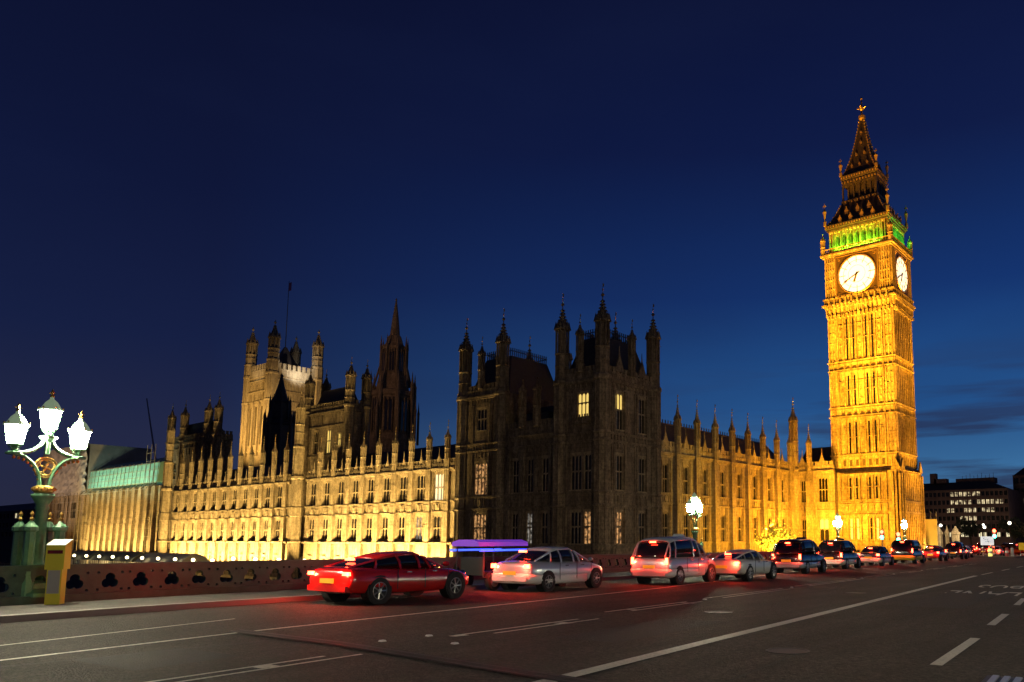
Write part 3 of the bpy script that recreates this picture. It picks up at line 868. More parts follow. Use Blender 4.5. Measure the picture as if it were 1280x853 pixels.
# ---------------------------------------------------------------- palace: wing between pavilion and clock tower
fin1 = finial_mesh(1.3, .035)
def roof_prism(name, parent, pts, off, m='slate'):
    return MB().plate(pts, off).build(name, m, parent)
NW = thing('palace_wing', 'long golden gothic palace wing lit stronger towards the clock tower', 'palace wing', (-66, 110, -1.7))
FR = ('N', -64.3); BAYS = [93.2 + 5.23 * i for i in range(8)]
hs = []; edges = [87.9] + BAYS + [132.4]
mid = [(a + b) / 2 for a, b in zip(edges, edges[1:])]
for u in mid[:-1]:
    hs += [(u - .75, u + .75, 8.15, 12.5), (u - .75, u + .75, 1.15, 5.5)]
mb = MB(); wall(mb, FR, 86.0, 132.5, -1.75, 13.6, hs, .5)
for z in (1.0, 6.6, 8.0): string(mb, FR, 86.0, 132.5, z)
for u in mid:
    for sx in (-1, 1):
        for du in (.9, 1.3): fbox(mb, FR, u + sx * du - .08, u + sx * du + .08, 0, .14, 1.2, 6.4); fbox(mb, FR, u + sx * du - .08, u + sx * du + .08, 0, .14, 8.2, 13.1)
        arch(mb, FR, u + sx * 1.1 - .12, u + sx * 1.1 + .12, 12.2, 13.0, .002, .12); arch(mb, FR, u + sx * 1.1 - .12, u + sx * 1.1 + .12, 5.4, 6.2, .002, .12)
        for zz in (2.3, 3.9, 9.4, 11.0): fbox(mb, FR, u + sx * 1.1 - .12, u + sx * 1.1 + .12, 0, .2, zz, zz + .35)
    blind_panels(mb, FR, u - 1.3, u + 1.3, 6.75, 7.85, 4, 0, .08, .12)
    fbox(mb, FR, u - .35, u + .35, .05, .2, 6.95, 7.6)
mb.build('wall', 'stone', NW)
for u in mid[:-1]:
    window(NW, FR, u, 8.15, 1.5, 4.35, 2, (.46,)); window(NW, FR, u, 1.15, 1.5, 4.35, 2, (.46,))
bm_ = buttress_mesh(15.7, 1.35, .75, (2.6, 8.3, 14.0)); pm = pinnacle_mesh(8.2, .48, .40)
for u in BAYS:
    put('buttress', bm_, NW, frame_pt(FR, u, 0, -1.75), frot(FR))
    add_pinnacle(NW, pm, fin1, frame_pt(FR, u, .35, 13.9), 8.0)
mb = MB(); parapet(mb, FR, 86.0, 132.5, 13.95, 15.5)
for u in mid:
    p = [frame_pt(FR, u - .8, .14, 15.0), frame_pt(FR, u + .8, .14, 15.0), frame_pt(FR, u, .14, 16.9)]
    mb.plate(p, Vector((-.25, 0, 0))); mb.tube(frame_pt(FR, u, 0, 16.8), frame_pt(FR, u, 0, 18.0), .09, 5, .03)
mb.build('parapet', 'stone', NW)
mb = MB(); mb.plate([(-64.85, 86, 14), (-70.5, 86, 19.6), (-76, 86, 14)], (0, 46.4, 0))
mb.build('roof', 'slate', NW)
mb = MB(); mb.box(-70.6, -70.4, 86, 132, 19.5, 19.75)
for i in range(60): mb.box(-70.55, -70.45, 86.3 + i * .76, 86.5 + i * .76, 19.75, 20.3)
mb.build('ridge_cresting', 'iron_roof', NW)
# return wing joining the tower
LW = thing('palace_wing', 'short golden gothic return wing joined to the clock tower foot', 'palace wing', (-61, 133, -1.7))
FL = ('E', 132.5)
hs = [(-59.75, -57.95, 8.2, 12.9), (-59.75, -57.95, 1.15, 5.4), (-63.2, -62.3, 8.2, 12.5), (-63.2, -62.3, 1.15, 5.3)]
mb = MB(); wall(mb, FL, -64.25, -56.6, -1.75, 13.5, hs, .5)
for z in (1.0, 6.6, 8.0): string(mb, FL, -64.25, -56.6, z)
blind_panels(mb, FL, -60.2, -57.6, 6.75, 7.85, 4, 0, .08, .12); blind_panels(mb, FL, -63.7, -62.1, 6.75, 7.85, 3, 0, .08, .12)
for u in (-60.3, -57.5, -61.9, -63.7): fbox(mb, FL, u - .09, u + .09, 0, .15, 1.2, 13.1)
mb.box(-64.25, -56.7, 133.05, 142, -1.75, 13.4)
mb.build('wall', 'stone', LW)
window(LW, FL, -58.85, 8.2, 1.8, 4.7, 3, (.48,)); window(LW, FL, -58.85, 1.15, 1.8, 4.25, 2, (.5,), 'dark_glass', 'window_warm')
window(LW, FL, -62.75, 8.2, .9, 4.3, 2, (.48,)); window(LW, FL, -62.75, 1.15, .9, 4.15, 2, (.48,))
put('buttress', bm_, LW, frame_pt(FL, -61.3, 0, -1.75), 0)
add_pinnacle(LW, pm, fin1, (-61.3, 132.2, 13.9), 8.0)
mb = MB(); parapet(mb, FL, -64.25, -56.6, 13.95, 15.5)
for u in (-58.9, -62.8):
    mb.plate([(u - .8, 132.36, 15), (u + .8, 132.36, 15), (u, 132.36, 16.9)], (0, .25, 0)); mb.tube((u, 132.5, 16.8), (u, 132.5, 18), .09, 5, .03)
mb.build('parapet', 'stone', LW)
MB().plate([(-64.2, 133.2, 14), (-64.2, 137.5, 18.8), (-64.2, 141.8, 14)], (6.3, 0, 0)).build('roof', 'slate', LW)
tur = thing('stair_turret', 'tall golden octagonal stair turret in the corner beside the clock tower', 'turret', (-64.6, 132.2, -1.7))
mb = MB(); mb.lathe(-64.4, 132.3, [(.85, -1.75), (.85, 14), (1.0, 14.1), (1.0, 14.5), (.8, 14.7), (.8, 15.2)])
mb.build('shaft', 'stone', tur)
add_pinnacle(tur, pinnacle_mesh(12.2, .76, .46), finial_mesh(1.6, .04), (-64.4, 132.3, 15.2), 12.0, 'spirelet')

# ---------------------------------------------------------------- corner pavilion (dark)
PV = thing('corner_pavilion', 'dark unlit gothic corner block with eight tall turrets and a few lit windows', 'palace block', (-76, 80, -1.7))
PE, PN = ('E', 74.), ('N', -62.3)
mb = MB()
e3 = [(7.8, 12.6), (.95, 5.3)]
hE = []
for z0, z1 in e3: hE += [(-67.6, -65.75, z0, z1), (-65.35, -64.1, z0, z1)]
hE += [(-66.55, -64.6, 17.2, 20.5)]
for u in (-72.2, -75.0, -77.8):
    for z0, z1 in e3: hE.append((u - .6, u + .6, z0, z1))
for z0, z1 in e3: hE.append((-86.3, -83.5, z0, z1))
hE += [(-86.0, -83.9, 17.0, 20.4)]
wall(mb, PE, -90.2, -79.9, -9, 22.0, [h for h in hE if h[1] < -79.9], .5)
wall(mb, PE, -79.9, -70.4, -9, 15.6, [h for h in hE if -79.9 < h[0] < -70.4], .5)
wall(mb, PE, -70.4, -62.3, -9, 22.0, [h for h in hE if h[0] > -70.4], .5)
hN = []
for u, w in ((77.45, 1.8), (82.2, 1.9)):
    hN += [(u - w / 2, u + w / 2, 15.6, 20.7), (u - w / 2, u + w / 2, 7.8, 12.6), (u - w / 2, u + w / 2, .95, 5.3)]
wall(mb, PN, 74.52, 86.3, -9, 22.0, hN, .5)
mb.box(-70.4, -63.0, 85.8, 86.3, 12, 22); mb.box(-70.4, -70.0, 74.6, 85.8, 12, 22)
mb.box(-80.3, -79.9, 74.6, 88, 12, 22); mb.box(-90.2, -89.7, 74.6, 88, -5, 22); mb.box(-90, -79.9, 87.5, 88, 12, 22)
for fr, a, b in ((PE, -90.2, -62.3), (PN, 74.0, 86.3)):
    for z in (.5, 5.75, 7.4, 14.0, 15.0): string(mb, fr, a, b, z, .3, .22)
for fr, a, b in ((PE, -90.2, -79.9), (PE, -70.4, -62.3), (PN, 74.0, 86.3)):
    blind_panels(mb, fr, a + 1.3, b - 1.3, 20.95, 21.6, 12, 0, .1, .12)
for fr, uu in ((PE, (-84.9, -72.2, -75, -77.8, -66.0)), (PN, (77.45, 82.2))):
    for u in uu:
        for z0, z1 in ((5.9, 7.25), (13.0, 13.9)):
            blind_panels(mb, fr, u - 1.0, u + 1.0, z0, z1, 3, 0, .1, .14); fbox(mb, fr, u - .3, u + .3, .02, .2, z0 + .2, z1 - .2)
        if fr is PN or u in (-84.9, -66.0): blind_panels(mb, fr, u - 1.6, u + 1.6, 14.1, 14.9, 5, 0, .1, .14)
        for sx in (-1, 1):
            w_ = 1.75 if u in (-84.9,) else (2.3 if u == -66 else 1.15)
            for z0, z1 in ((.9, 5.5), (7.7, 13.6), (15.2, 20.7)):
                if z0 > 15 and u in (-72.2, -75, -77.8): continue
                fbox(mb, fr, u + sx * w_ - .16, u + sx * w_ + .16, 0, .22, z0, z1)
                fbox(mb, fr, u + sx * (w_ + .38) - .1, u + sx * (w_ + .38) + .1, 0, .16, z0, z1)
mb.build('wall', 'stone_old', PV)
# oriel-like balcony under the lit window
mb = MB(); fbox(mb, PE, -67.0, -64.2, 0, .5, 16.2, 17.1)
for i in range(7): fbox(mb, PE, -67.0 + i * .43, -66.8 + i * .43, .5, .58, 16.2, 17.4)
mb.build('balcony', 'stone_old', PV)
for (z0, z1), p in zip(e3, ('dark_glass', 'dark_glass')):
    window(PV, PE, -66.675, z0, 1.85, z1 - z0, 3, (.5,), p)
    window(PV, PE, -64.725, z0, 1.25, z1 - z0, 2, (.5,), 'dark_glass' if z0 > 5 else 'window_stained', name='window')
    for u in (-72.2, -75.0, -77.8): window(PV, PE, u, z0, 1.2, z1 - z0, 2, (.5,), 'dark_glass' if z0 > 5 else ('window_dim' if u == -75 else 'dark_glass'))
    window(PV, PE, -84.9, z0, 2.8, z1 - z0, 4, (.5,), 'window_stained')
window(PV, PE, -65.575, 17.2, 1.95, 3.3, 3, (.55,), 'window_warm', 'window_warm')
window(PV, PE, -84.95, 17.0, 2.1, 3.4, 3, (.5,), 'dark_glass')
for u, w in ((77.45, 1.8), (82.2, 1.9)):
    window(PV, PN, u, 15.6, w, 5.1, 3, (.52,), 'dark_glass', 'window_warm' if u < 80 else None)
    window(PV, PN, u, 7.8, w, 4.8, 3, (.5,), 'dark_glass')
    if u < 80: window(PV, PN, u, .95, w, 4.35, 3, (.5,), 'window_stained')
    else: window(PV, PN, u, .95, w, 4.35, 3, (.5,), 'dark_glass')
mb = MB()
for fr, a, b in ((PE, -90.2, -79.9), (PE, -70.4, -62.3), (PN, 74.3, 86.3)):
    mb = MB(); parapet(mb, fr, a, b, 22.0, 23.6, .8); mb.build('parapet', 'stone_old', PV)
mb = MB(); parapet(mb, PE, -79.9, -70.4, 15.6, 17.4, .8); mb.build('parapet', 'stone_old', PV)
for fr, u in ((PE, -66.0), (PE, -85), (PN, 77.4), (PN, 82.3)):
    mb = MB()
    p = [frame_pt(fr, u - 1, .14, 23.2), frame_pt(fr, u + 1, .14, 23.2), frame_pt(fr, u, .14, 25.4)]
    mb.plate(p, Vector(frame_pt(fr, 0, -.25, 0)) - Vector(frame_pt(fr, 0, 0, 0)))
    mb.tube(frame_pt(fr, u, 0, 25.2), frame_pt(fr, u, 0, 26.6), .12, 5, .03)
    mb.build('gable', 'stone_old', PV)
tp = pinnacle_mesh(11.0, .88, .42, 'stone_old'); fin2 = finial_mesh(1.7, .045)
stm = MB()
stm.lathe(0, 0, [(1.1, -8), (1.1, 0), (1.2, .2), (1.2, .8), (1.0, 1.1), (1.0, 21.6), (1.2, 21.8), (1.2, 22.2), (.95, 22.5)])
for k in range(8):
    a = PI / 8 + k * PI / 4
    stm.tube((math.cos(a) * .98, math.sin(a) * .98, 1), (math.cos(a) * .98, math.sin(a) * .98, 21.6), .12, 4)
for z in (5.75, 7.4, 14, 15): stm.lathe(0, 0, [(1.02, z - .25), (1.2, z - .1), (1.2, z + .1), (1.02, z + .2)])
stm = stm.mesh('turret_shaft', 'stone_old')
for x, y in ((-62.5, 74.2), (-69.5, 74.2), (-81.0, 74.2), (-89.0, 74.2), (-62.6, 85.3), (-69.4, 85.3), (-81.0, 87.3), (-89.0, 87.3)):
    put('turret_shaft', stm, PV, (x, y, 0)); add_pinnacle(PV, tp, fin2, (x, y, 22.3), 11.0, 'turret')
sm2 = pinnacle_mesh(7.0, .5, .5, 'stone_old')
for x, y, z in ((-62.1, 79.85, 23), (-66.0, 73.8, 23), (-85.0, 73.8, 23), (-73.6, 73.8, 16.6), (-76.4, 73.8, 16.6)): add_pinnacle(PV, sm2, None if z < 20 else fin1, (x, y, z), 6.9 if z > 20 else 6.9)
mb = MB()
for cx, cy, ax, ay in ((-66.2, 79.9, 3.5, 5.2), (-85.0, 80.8, 4.4, 5.6)):
    mb.frus(cx, cy, 22.0, 28.2, ax, ay, ax - 1.7, ay - 1.9)
mb.frus(-75.2, 81, 15.8, 20.5, 4.6, 5.8, 4.4, 1.2)
for u in (-73.6, -76.6): mb.frus(u, 76.2, 16.3, 18.8, .7, .9, .6, .8)
mb.build('roof', 'slate', PV)
for cx, cy, ax, ay in ((-66.2, 79.9, 1.8, 3.3), (-85.0, 80.8, 2.7, 3.7)):
    mb = MB()
    for sx in (-1, 1):
        mb.box(cx + sx * ax - .05, cx + sx * ax + .05, cy - ay, cy + ay, 28.9, 29.0); mb.box(cx - ax, cx + ax, cy + sx * ay - .05, cy + sx * ay + .05, 28.9 + .003, 29.0 + .003)
        for i in range(int(ay * 5)):
            y = cy - ay + (i + .5) * 2 * ay / int(ay * 5); mb.box(cx + sx * ax - .05, cx + sx * ax + .05, y - .06, y + .06, 28.1, 29.4)
        for i in range(int(ax * 5)):
            x = cx - ax + (i + .5) * 2 * ax / int(ax * 5); mb.box(x - .06, x + .06, cy + sx * ay - .05, cy + sx * ay + .05, 28.1, 29.4)
    mb.build('roof_cresting', 'black_metal', PV)
mb = MB(); mb.box(-78.95, -78.3, 75.6, 76.2, 16.2, 18.1); d1 = mb.build('dormer', 'stone_old', PV)
MB().box(-78.88, -78.38, 75.55, 75.6, 16.5, 17.7).build('pane', 'window_warm', d1)

# ---------------------------------------------------------------- river front wings
FW = ('E', 76.)
def river_wing(label, u_hi, n, pitch, base, zc, top, lit, x_end, group=None):
    """bays run away from the pavilion (towards -x)"""
    t = thing('river_front', label, 'palace wing', ((u_hi + x_end) / 2, 77, base), 0, group)
    bu = [u_hi - pitch * i for i in range(n)]
    ub = [u - pitch / 2 for u in bu if u - pitch > x_end - .8]
    hs = []
    for u in ub: hs += [(u - 1.2, u + 1.2, 7.45, 11.8), (u - 1.2, u + 1.2, 1.5, 5.3), (u - .7, u + .7, -3.9, -1.7)]
    mb = MB(); wall(mb, FW, x_end, u_hi + 1.6, base, zc - .2, hs, .5)
    for z in (5.55, 7.2): string(mb, FW, x_end, u_hi + 1.6, z, .3, .22)
    fbox(mb, FW, x_end, u_hi + 1.6, 0, .5, .7, 1.0); fbox(mb, FW, x_end, u_hi + 1.6, 0, .35, 1.0, 1.2)
    fbox(mb, FW, x_end, u_hi + 1.6, 0, .5, base, -5.0)
    for u in ub:
        blind_panels(mb, FW, u - .95, u + .95, 5.75, 7.0, 3, 0, .1, .14)
        fbox(mb, FW, u - .45, u + .45, .02, .24, 5.9, 6.9); fbox(mb, FW, u - .22, u + .22, .24, .34, 6.0, 6.7)
        for sx in (-1, 1):
            for z0, z1 in ((1.2, 5.4), (7.4, 12.0)): fbox(mb, FW, u + sx * 1.36 - .08, u + sx * 1.36 + .08, 0, .12, z0, z1)
        blind_panels(mb, FW, u - .95, u + .95, 11.85, zc - .5, 4, 0, .06, .1)
        fbox(mb, FW, u - .85, u + .85, 0, .3, -1.68, -1.45)
    mb.build('wall', 'stone', t)
    for i, u in enumerate(ub):
        window(t, FW, u, 7.45, 2.4, 4.35, 3, (.45,), 'window_pale' if lit and i == 0 else 'dark_glass', None)
        window(t, FW, u, 1.5, 2.4, 3.8, 3, (.45,), 'window_dim' if lit and i == 1 else 'dark_glass')
        window(t, FW, u, -3.9, 1.4, 2.2, 2, (.6,), 'window_orange' if i % 3 == 0 else 'dark_glass')
    b = buttress_mesh(zc + 1.6 - base, 1.25, .55, (-base + 1.0, -base + 5.6, -base + 7.3, -base + zc))
    p = pinnacle_mesh(top - zc - 1.0, .42, .42)
    for u in bu:
        put('buttress', b, t, (u, 76, base)); add_pinnacle(t, p, fin1, (u, 75.7, zc + 1.2), top - zc - 1.1)
    mb = MB(); parapet(mb, FW, x_end, u_hi + 1.6, zc, zc + 1.3, .75)
    for u in ub:
        mb.plate([(u - .5, 75.86, zc + 1), (u + .5, 75.86, zc + 1), (u, 75.86, zc + 2.2)], (0, .2, 0)); mb.tube((u, 75.9, zc + 2), (u, 75.9, zc + 3.2), .08, 5, .03)
    mb.build('parapet', 'stone', t)
    MB().plate([(x_end + .1, 76.6, zc - .2), (x_end + .1, 81.8, zc + 4.6), (x_end + .1, 87, zc - .2)], (u_hi + 1.4 - x_end, 0, 0)).build('roof', 'slate', t)
    return t, bu
RW1, ub1 = river_wing('golden floodlit riverside wing right beside the dark corner block', -94.45, 9, 4.42, -5.6, 12.3, 18.6, True, -134.5)
RW2, ub2 = river_wing('golden floodlit riverside wing with close set buttresses in front of the square flag tower', -141.6, 11, 4.45, -5.6, 12.15, 20.6, False, -190.4)
# tall lit turret between them and the dark tower block behind
def block(name, label, x0, x1, y0, y1, base, zc, turrets, tz, wins, m='stone_old', roofh=4.5, tr=.8):
    t = thing(name, label, 'palace block', ((x0 + x1) / 2, (y0 + y1) / 2, base))
    fe, fn = ('E', y0), ('N', x1)
    he = [(u - w / 2, u + w / 2, z, z + h) for f, u, z, w, h, p in wins if f == 'E']; hn = [(u - w / 2, u + w / 2, z, z + h) for f, u, z, w, h, p in wins if f == 'N']
    mb = MB(); wall(mb, fe, x0, x1, base, zc, he, .5); wall(mb, fn, y0 + .52, y1, base, zc, hn, .5)
    mb.box(x0, x0 + .5, y0 + .52, y1, base, zc); mb.box(x0 + .5, x1 - .52, y1 - .5, y1, base, zc)
    z = base + 6
    while z < zc - 1: string(mb, fe, x0, x1, z, .3, .2); string(mb, fn, y0, y1, z, .3, .2); z += 5.5
    for i in range(int((x1 - x0) / 1.5)): fbox(mb, fe, x0 + .8 + i * 1.5, x0 + 1.0 + i * 1.5, 0, .15, zc - 3, zc - .5) if not any(abs(x0 + .9 + i * 1.5 - (a + b) / 2) < (b - a) / 2 + .2 for a, b, c, d in he) else None
    mb.build('wall', m, t)
    for f, u, z, w, h, p in wins: window(t, fe if f == 'E' else fn, u, z, w, h, 2 if w < 1.6 else 3, (.5,), p)
    mb = MB(); parapet(mb, fe, x0, x1, zc, zc + 1.6, .8); mb.build('parapet', m, t); mb = MB(); parapet(mb, fn, y0 + .2, y1, zc, zc + 1.6, .8); mb.build('parapet', m, t)
    ax, ay = (x1 - x0) / 2 - .6, (y1 - y0) / 2 - .6
    MB().frus((x0 + x1) / 2, (y0 + y1) / 2, zc, zc + roofh, ax, ay, ax * .6, ay * .55).build('roof', 'slate', t)
    pm_ = pinnacle_mesh(tz - zc + 1.5, tr, .45, m)
    s_ = MB(); s_.lathe(0, 0, [(tr * 1.1, base), (tr * 1.1, zc + .2), (tr * 1.3, zc + .4), (tr * 1.3, zc + .7), (tr, zc + .9)]); s_ = s_.mesh('turret_shaft', m)
    for x, y in turrets:
        put('turret_shaft', s_, t, (x, y, 0)); add_pinnacle(t, pm_, fin1, (x, y, zc + .3), tz - zc + 1.5, 'turret')
    return t
block('palace_tower', 'dark turreted tower block with two lit windows rising mid way along the river front', -140.8, -126.6, 79, 82.6, -5.6, 25.2, [(-140.6, 79.1), (-126.8, 79.1), (-126.8, 82.4), (-140.6, 82.4)], 32.2,
      [('E', -133.2, 17.4, 1.5, 4.6, 'window_warm'), ('E', -129.6, 18.6, 1.2, 2.4, 'window_warm'), ('E', -137.4, 17.4, 1.5, 4.6, 'dark_glass')])
def lit_turret(label, x, zt, zc=12.3):
    t = thing('buttress_turret', label, 'turret', (x, 75.2, -5.6))
    mb = MB(); mb.lathe(x, 75.2, [(1.1, -5.6), (1.1, .8), (1.25, 1), (.98, 1.4), (.98, 5.5), (1.1, 5.6), (1.1, 7.2), (.95, 7.4), (.95, zc), (1.15, zc + .2), (1.15, zc + .6), (.86, zc + .9), (.86, zt - 11.2), (1.0, zt - 11.1), (1.0, zt - 10.8), (.76, zt - 10.6), (.76, zt - 10)])
    for k in range(8):
        a = PI / 8 + k * PI / 4; mb.tube((x + math.cos(a) * .92, 75.2 + math.sin(a) * .92, 1.4), (x + math.cos(a) * .83, 75.2 + math.sin(a) * .83, zt - 11), .12, 4)
    mb.build('shaft', 'stone', t)
    add_pinnacle(t, pinnacle_mesh(10, .68, .42), fin1, (x, 75.2, zt - 10.1), 10, 'spirelet')
lit_turret('tallest floodlit turret half way along the river front', -136.4, 29.3)
lit_turret('floodlit turret at the far end of the river front beside the green scaffold roof', -192.2, 29.6)
# dark narrow stair bay left of the tall turret
block('palace_tower', 'dark far tower block with four slim turrets next to the scaffolded wing', -202.6, -178, 79, 82.4, -5.6, 23.8, [(-202.4, 79.2), (-195.3, 79.2), (-183.5, 79.4), (-178.3, 79.2), (-189, 81.8)], 31.5,
      [('E', -198.6, 15.5, 1.6, 4.2, 'dark_glass'), ('E', -187, 17, 1.6, 3, 'dark_glass')])

# ---------------------------------------------------------------- scaffolded wing and wrapped block
SW = thing('scaffolded_wing', 'golden lit far wing under a pale green sheeted scaffold roof', 'palace wing', (-225, 79, -5.6))
FS = ('E', 78.)
ub = [-244.5 + 3.95 * i for i in range(11)]
hs = []
for u in ub[:-1]: hs += [(u + 1.3, u + 2.65, 6.8, 12.2), (u + 1.3, u + 2.65, -3.5, -1.0)]
mb = MB(); wall(mb, FS, -247.4, -203, -5.6, 14.2, hs, .5)
for z in (1.0, 5.2, 6.6): string(mb, FS, -247.4, -203, z, .3, .2)
mb.box(-247.4, -203, 78.6, 92, -5.6, 14)
mb.build('wall', 'stone', SW)
b = buttress_mesh(19.8, 1.7, .95, (6.6, 10.8, 12.2))
for u in ub: put('buttress', b, SW, (u, 78, -5.6))
for u in ub[:-1]: window(SW, FS, u + 1.975, 6.8, 1.35, 5.4, 2, (.5,)); window(SW, FS, u + 1.975, -3.5, 1.35, 2.5, 2, (.5,), 'window_orange')
mb = MB(); mb.plate([(-248.2, 77.2, 15.0), (-248.2, 77.6, 19.6), (-248.2, 81.5, 21.6), (-248.2, 82, 21.6), (-248.2, 82, 15)], (45, 0, 0)); mb.build('roof_sheeting', 'sheet_green', SW)
mb = MB()
for i in range(19):
    x = -248 + i * 2.5
    mb.tube((x, 76.9, 13.4), (x, 77.35, 20.2), .06, 4); mb.tube((x, 76.9, 14.6), (x + 1.6, 75.0, 13.2), .07, 4)
for z in (14.9, 16.4, 18, 19.7): mb.tube((-248, 76.95 + (z - 14.9) * .08, z), (-203, 76.95 + (z - 14.9) * .08, z), .06, 4)
mb.tube((-248, 75, 13.2), (-203, 75, 13.2), .06, 4)
for x in (-203.2, -205.5, -208):
    mb.tube((x, 76.4, -5), (x, 76.4, 24), .07, 4)
for z in range(-4, 24, 2): mb.tube((-203.2, 76.4, z), (-208, 76.4, z), .05, 4)
mb.build('scaffolding', 'scaffold', SW)
WB = thing('wrapped_block', 'far palace block wrapped above in wrinkled grey sheeting over a dim lit facade', 'palace block', (-264, 79, -5.6))
FB = ('E', 77.6)
hs = [(-272.4, -268.4, 7.2, 12.0), (-260.6, -256.6, 7.2, 12.0)]
mb = MB(); wall(mb, FB, -283, -247.6, -5.6, 14.2, hs, .5)
for z in (1.2, 5.4, 13.2): string(mb, FB, -283, -247.6, z, .35, .25)
for u in (-279, -274.5, -266, -263, -254.5, -250): fbox(mb, FB, u - .4, u + .4, 0, .35, -5.6, 13.8)
mb.build('wall', 'stone', WB)
for u in (-270.4, -258.6): window(WB, FB, u, 7.2, 4.0, 4.8, 4, (.5,))
mb = MB()
nx_, nz_ = 40, 16
rnd = random.Random(3)
for side_ in (0,):
    o = len(mb.v)
    for j in range(nz_ + 1):
        for i in range(nx_ + 1):
            mb.v.append((-283.5 + 36 * i / nx_, 76.3 + rnd.uniform(-.35, .35), 13.6 + 13.8 * j / nz_))
    for j in range(nz_):
        for i in range(nx_): mb.f.append([o + j * (nx_ + 1) + i, o + j * (nx_ + 1) + i + 1, o + (j + 1) * (nx_ + 1) + i + 1, o + (j + 1) * (nx_ + 1) + i]); mb.m.append(0)
mb.box(-283.4, -247.6, 77, 92, 13.6, 27.3)
mb.build('sheeting', 'sheet_grey', WB)
mb = MB()
for i in range(14):
    mb.tube((-283 + i * 2.7, 75.8, -5), (-283 + i * 2.7, 75.8, 14), .07, 4)
for z in (-2, 1, 3.5, 6, 9, 11.5, 14): mb.tube((-283, 75.8, z), (-247.7, 75.8, z), .06, 4)
mb.build('scaffolding', 'scaffold', WB)

# ---------------------------------------------------------------- square flag tower, central spire, dark lantern tower
VT = thing('square_tower', 'massive square floodlit tower with corner turrets and a flagpole behind the river front', 'tower', (-345, 181, -1.7))
vx0, vx1, vy0, vy1 = -357., -335., 170., 193.
fe, fn = ('E', vy0), ('N', vx1)
mb = MB()
he = [(u - 1.5, u + 1.5, 43, 60.5) for u in (-351, -346, -341)]; hn = [(u - 1.5, u + 1.5, 43, 60.5) for u in (176.5, 181.5, 186.5)]
wall(mb, fe, vx0, vx1, -1.7, 74, he, 1.2); wall(mb, fn, vy0 + 1.22, vy1, -1.7, 74, hn, 1.2)
mb.box(vx0, vx0 + 1, vy0 + 1.22, vy1, -1.7, 74); mb.box(vx0 + 1, vx1 - 1.22, vy1 - 1, vy1, -1.7, 74)
for fr, a, b in ((fe, vx0, vx1), (fn, vy0, vy1)):
    for z in (40, 62.5, 67, 72): string(mb, fr, a, b, z, .7, .5)
    blind_panels(mb, fr, a + 3, b - 3, 63, 66.5, 12, 0, .3, .35); blind_panels(mb, fr, a + 3, b - 3, 67.5, 71.6, 9, 0, .3, .35)
    parapet(mb, fr, a, b, 74, 79.5, 2.2, .3, .6)
    c = (a + b) / 2
    for i in (-7.4, -2.5, 2.5, 7.4):
        fbox(mb, fr, c + i - .5, c + i + .5, 0, .9, 38, 62)
mb.build('wall', 'stone', VT)
for u in (-351, -346, -341): window(VT, fe, u, 43, 3.0, 17.5, 3, (.3, .62), 'dark_glass', None, recess=1.1)
for u in (176.5, 181.5, 186.5): window(VT, fn, u, 43, 3.0, 17.5, 3, (.3, .62), 'dark_glass', None, recess=1.1)
tm = MB()
tm.lathe(0, 0, [(2.6, -1.7), (2.6, 62), (2.9, 62.4), (2.9, 63), (2.5, 63.4), (2.5, 74), (2.9, 74.4), (2.9, 75.2), (2.4, 75.8), (2.4, 80), (2.75, 80.4), (2.75, 81), (2.3, 81.4)])
for k in range(8):
    a = PI / 8 + k * PI / 4; tm.tube((2.5 * math.cos(a), 2.5 * math.sin(a), 0), (2.45 * math.cos(a), 2.45 * math.sin(a), 80), .28, 4)
tm = tm.mesh('turret_shaft', 'stone'); tpn = pinnacle_mesh(17.2, 2.2, .34); fv = finial_mesh(1.6, .12)
for x, y in ((vx0 + 1, vy0 + 1), (vx1 - 1, vy0 + 1), (vx1 - 1, vy1 - 1), (vx0 + 1, vy1 - 1)):
    put('turret_shaft', tm, VT, (x, y, 0)); add_pinnacle(VT, tpn, fv, (x, y, 81.2), 17.2, 'turret')
cx, cy = -346, 181.5
MB().frus(cx, cy, 74, 79, 9, 9.5, 7, 7.5).frus(cx, cy, 79, 90, 5, 5, .5, .5).build('roof', 'iron_roof', VT)
MB().tube((cx, cy, 90), (cx, cy, 122), .22, 6, .12).build('flagpole', 'black_metal', VT)
MB().box(cx, cx + 2.4, cy - .04, cy + .04, 117, 121).build('flag', 'maroon_paint', VT)

k = 140 / 120.; cx, cy = -172.7 * k, 140.
def plan(m_, k_=.74):
    m_.v = [(-172.7 * k + (x + 172.7 * k) * k_, 140. + (y - 140.) * k_, z) for x, y, z in m_.v]
CT = thing('central_spire', 'dark unlit octagonal stone spire rising behind the river front', 'spire tower', (cx, cy, -1.7))
ZT = lambda z: (z - 1.65) * k + 1.65
mb = MB()
prof = [(10.6, -1.7), (10.6, ZT(27)), (10.0, ZT(28)), (9.6, ZT(38)), (10.2, ZT(38.4)), (10.0, ZT(39.5)), (7.8, ZT(40)), (6.6, ZT(43.5)), (6.2, ZT(44)), (5.7, ZT(51)), (5.9, ZT(51.4)), (4.2, ZT(52.5)), (3.1, ZT(54.5)), (2.4, ZT(54.8)), (1.5, ZT(59.5)), (.35, ZT(64.2)), (.5, ZT(64.5)), (.1, ZT(65))]
prof = [(r * .86, z) for r, z in prof]
mb.lathe(cx, cy, prof)
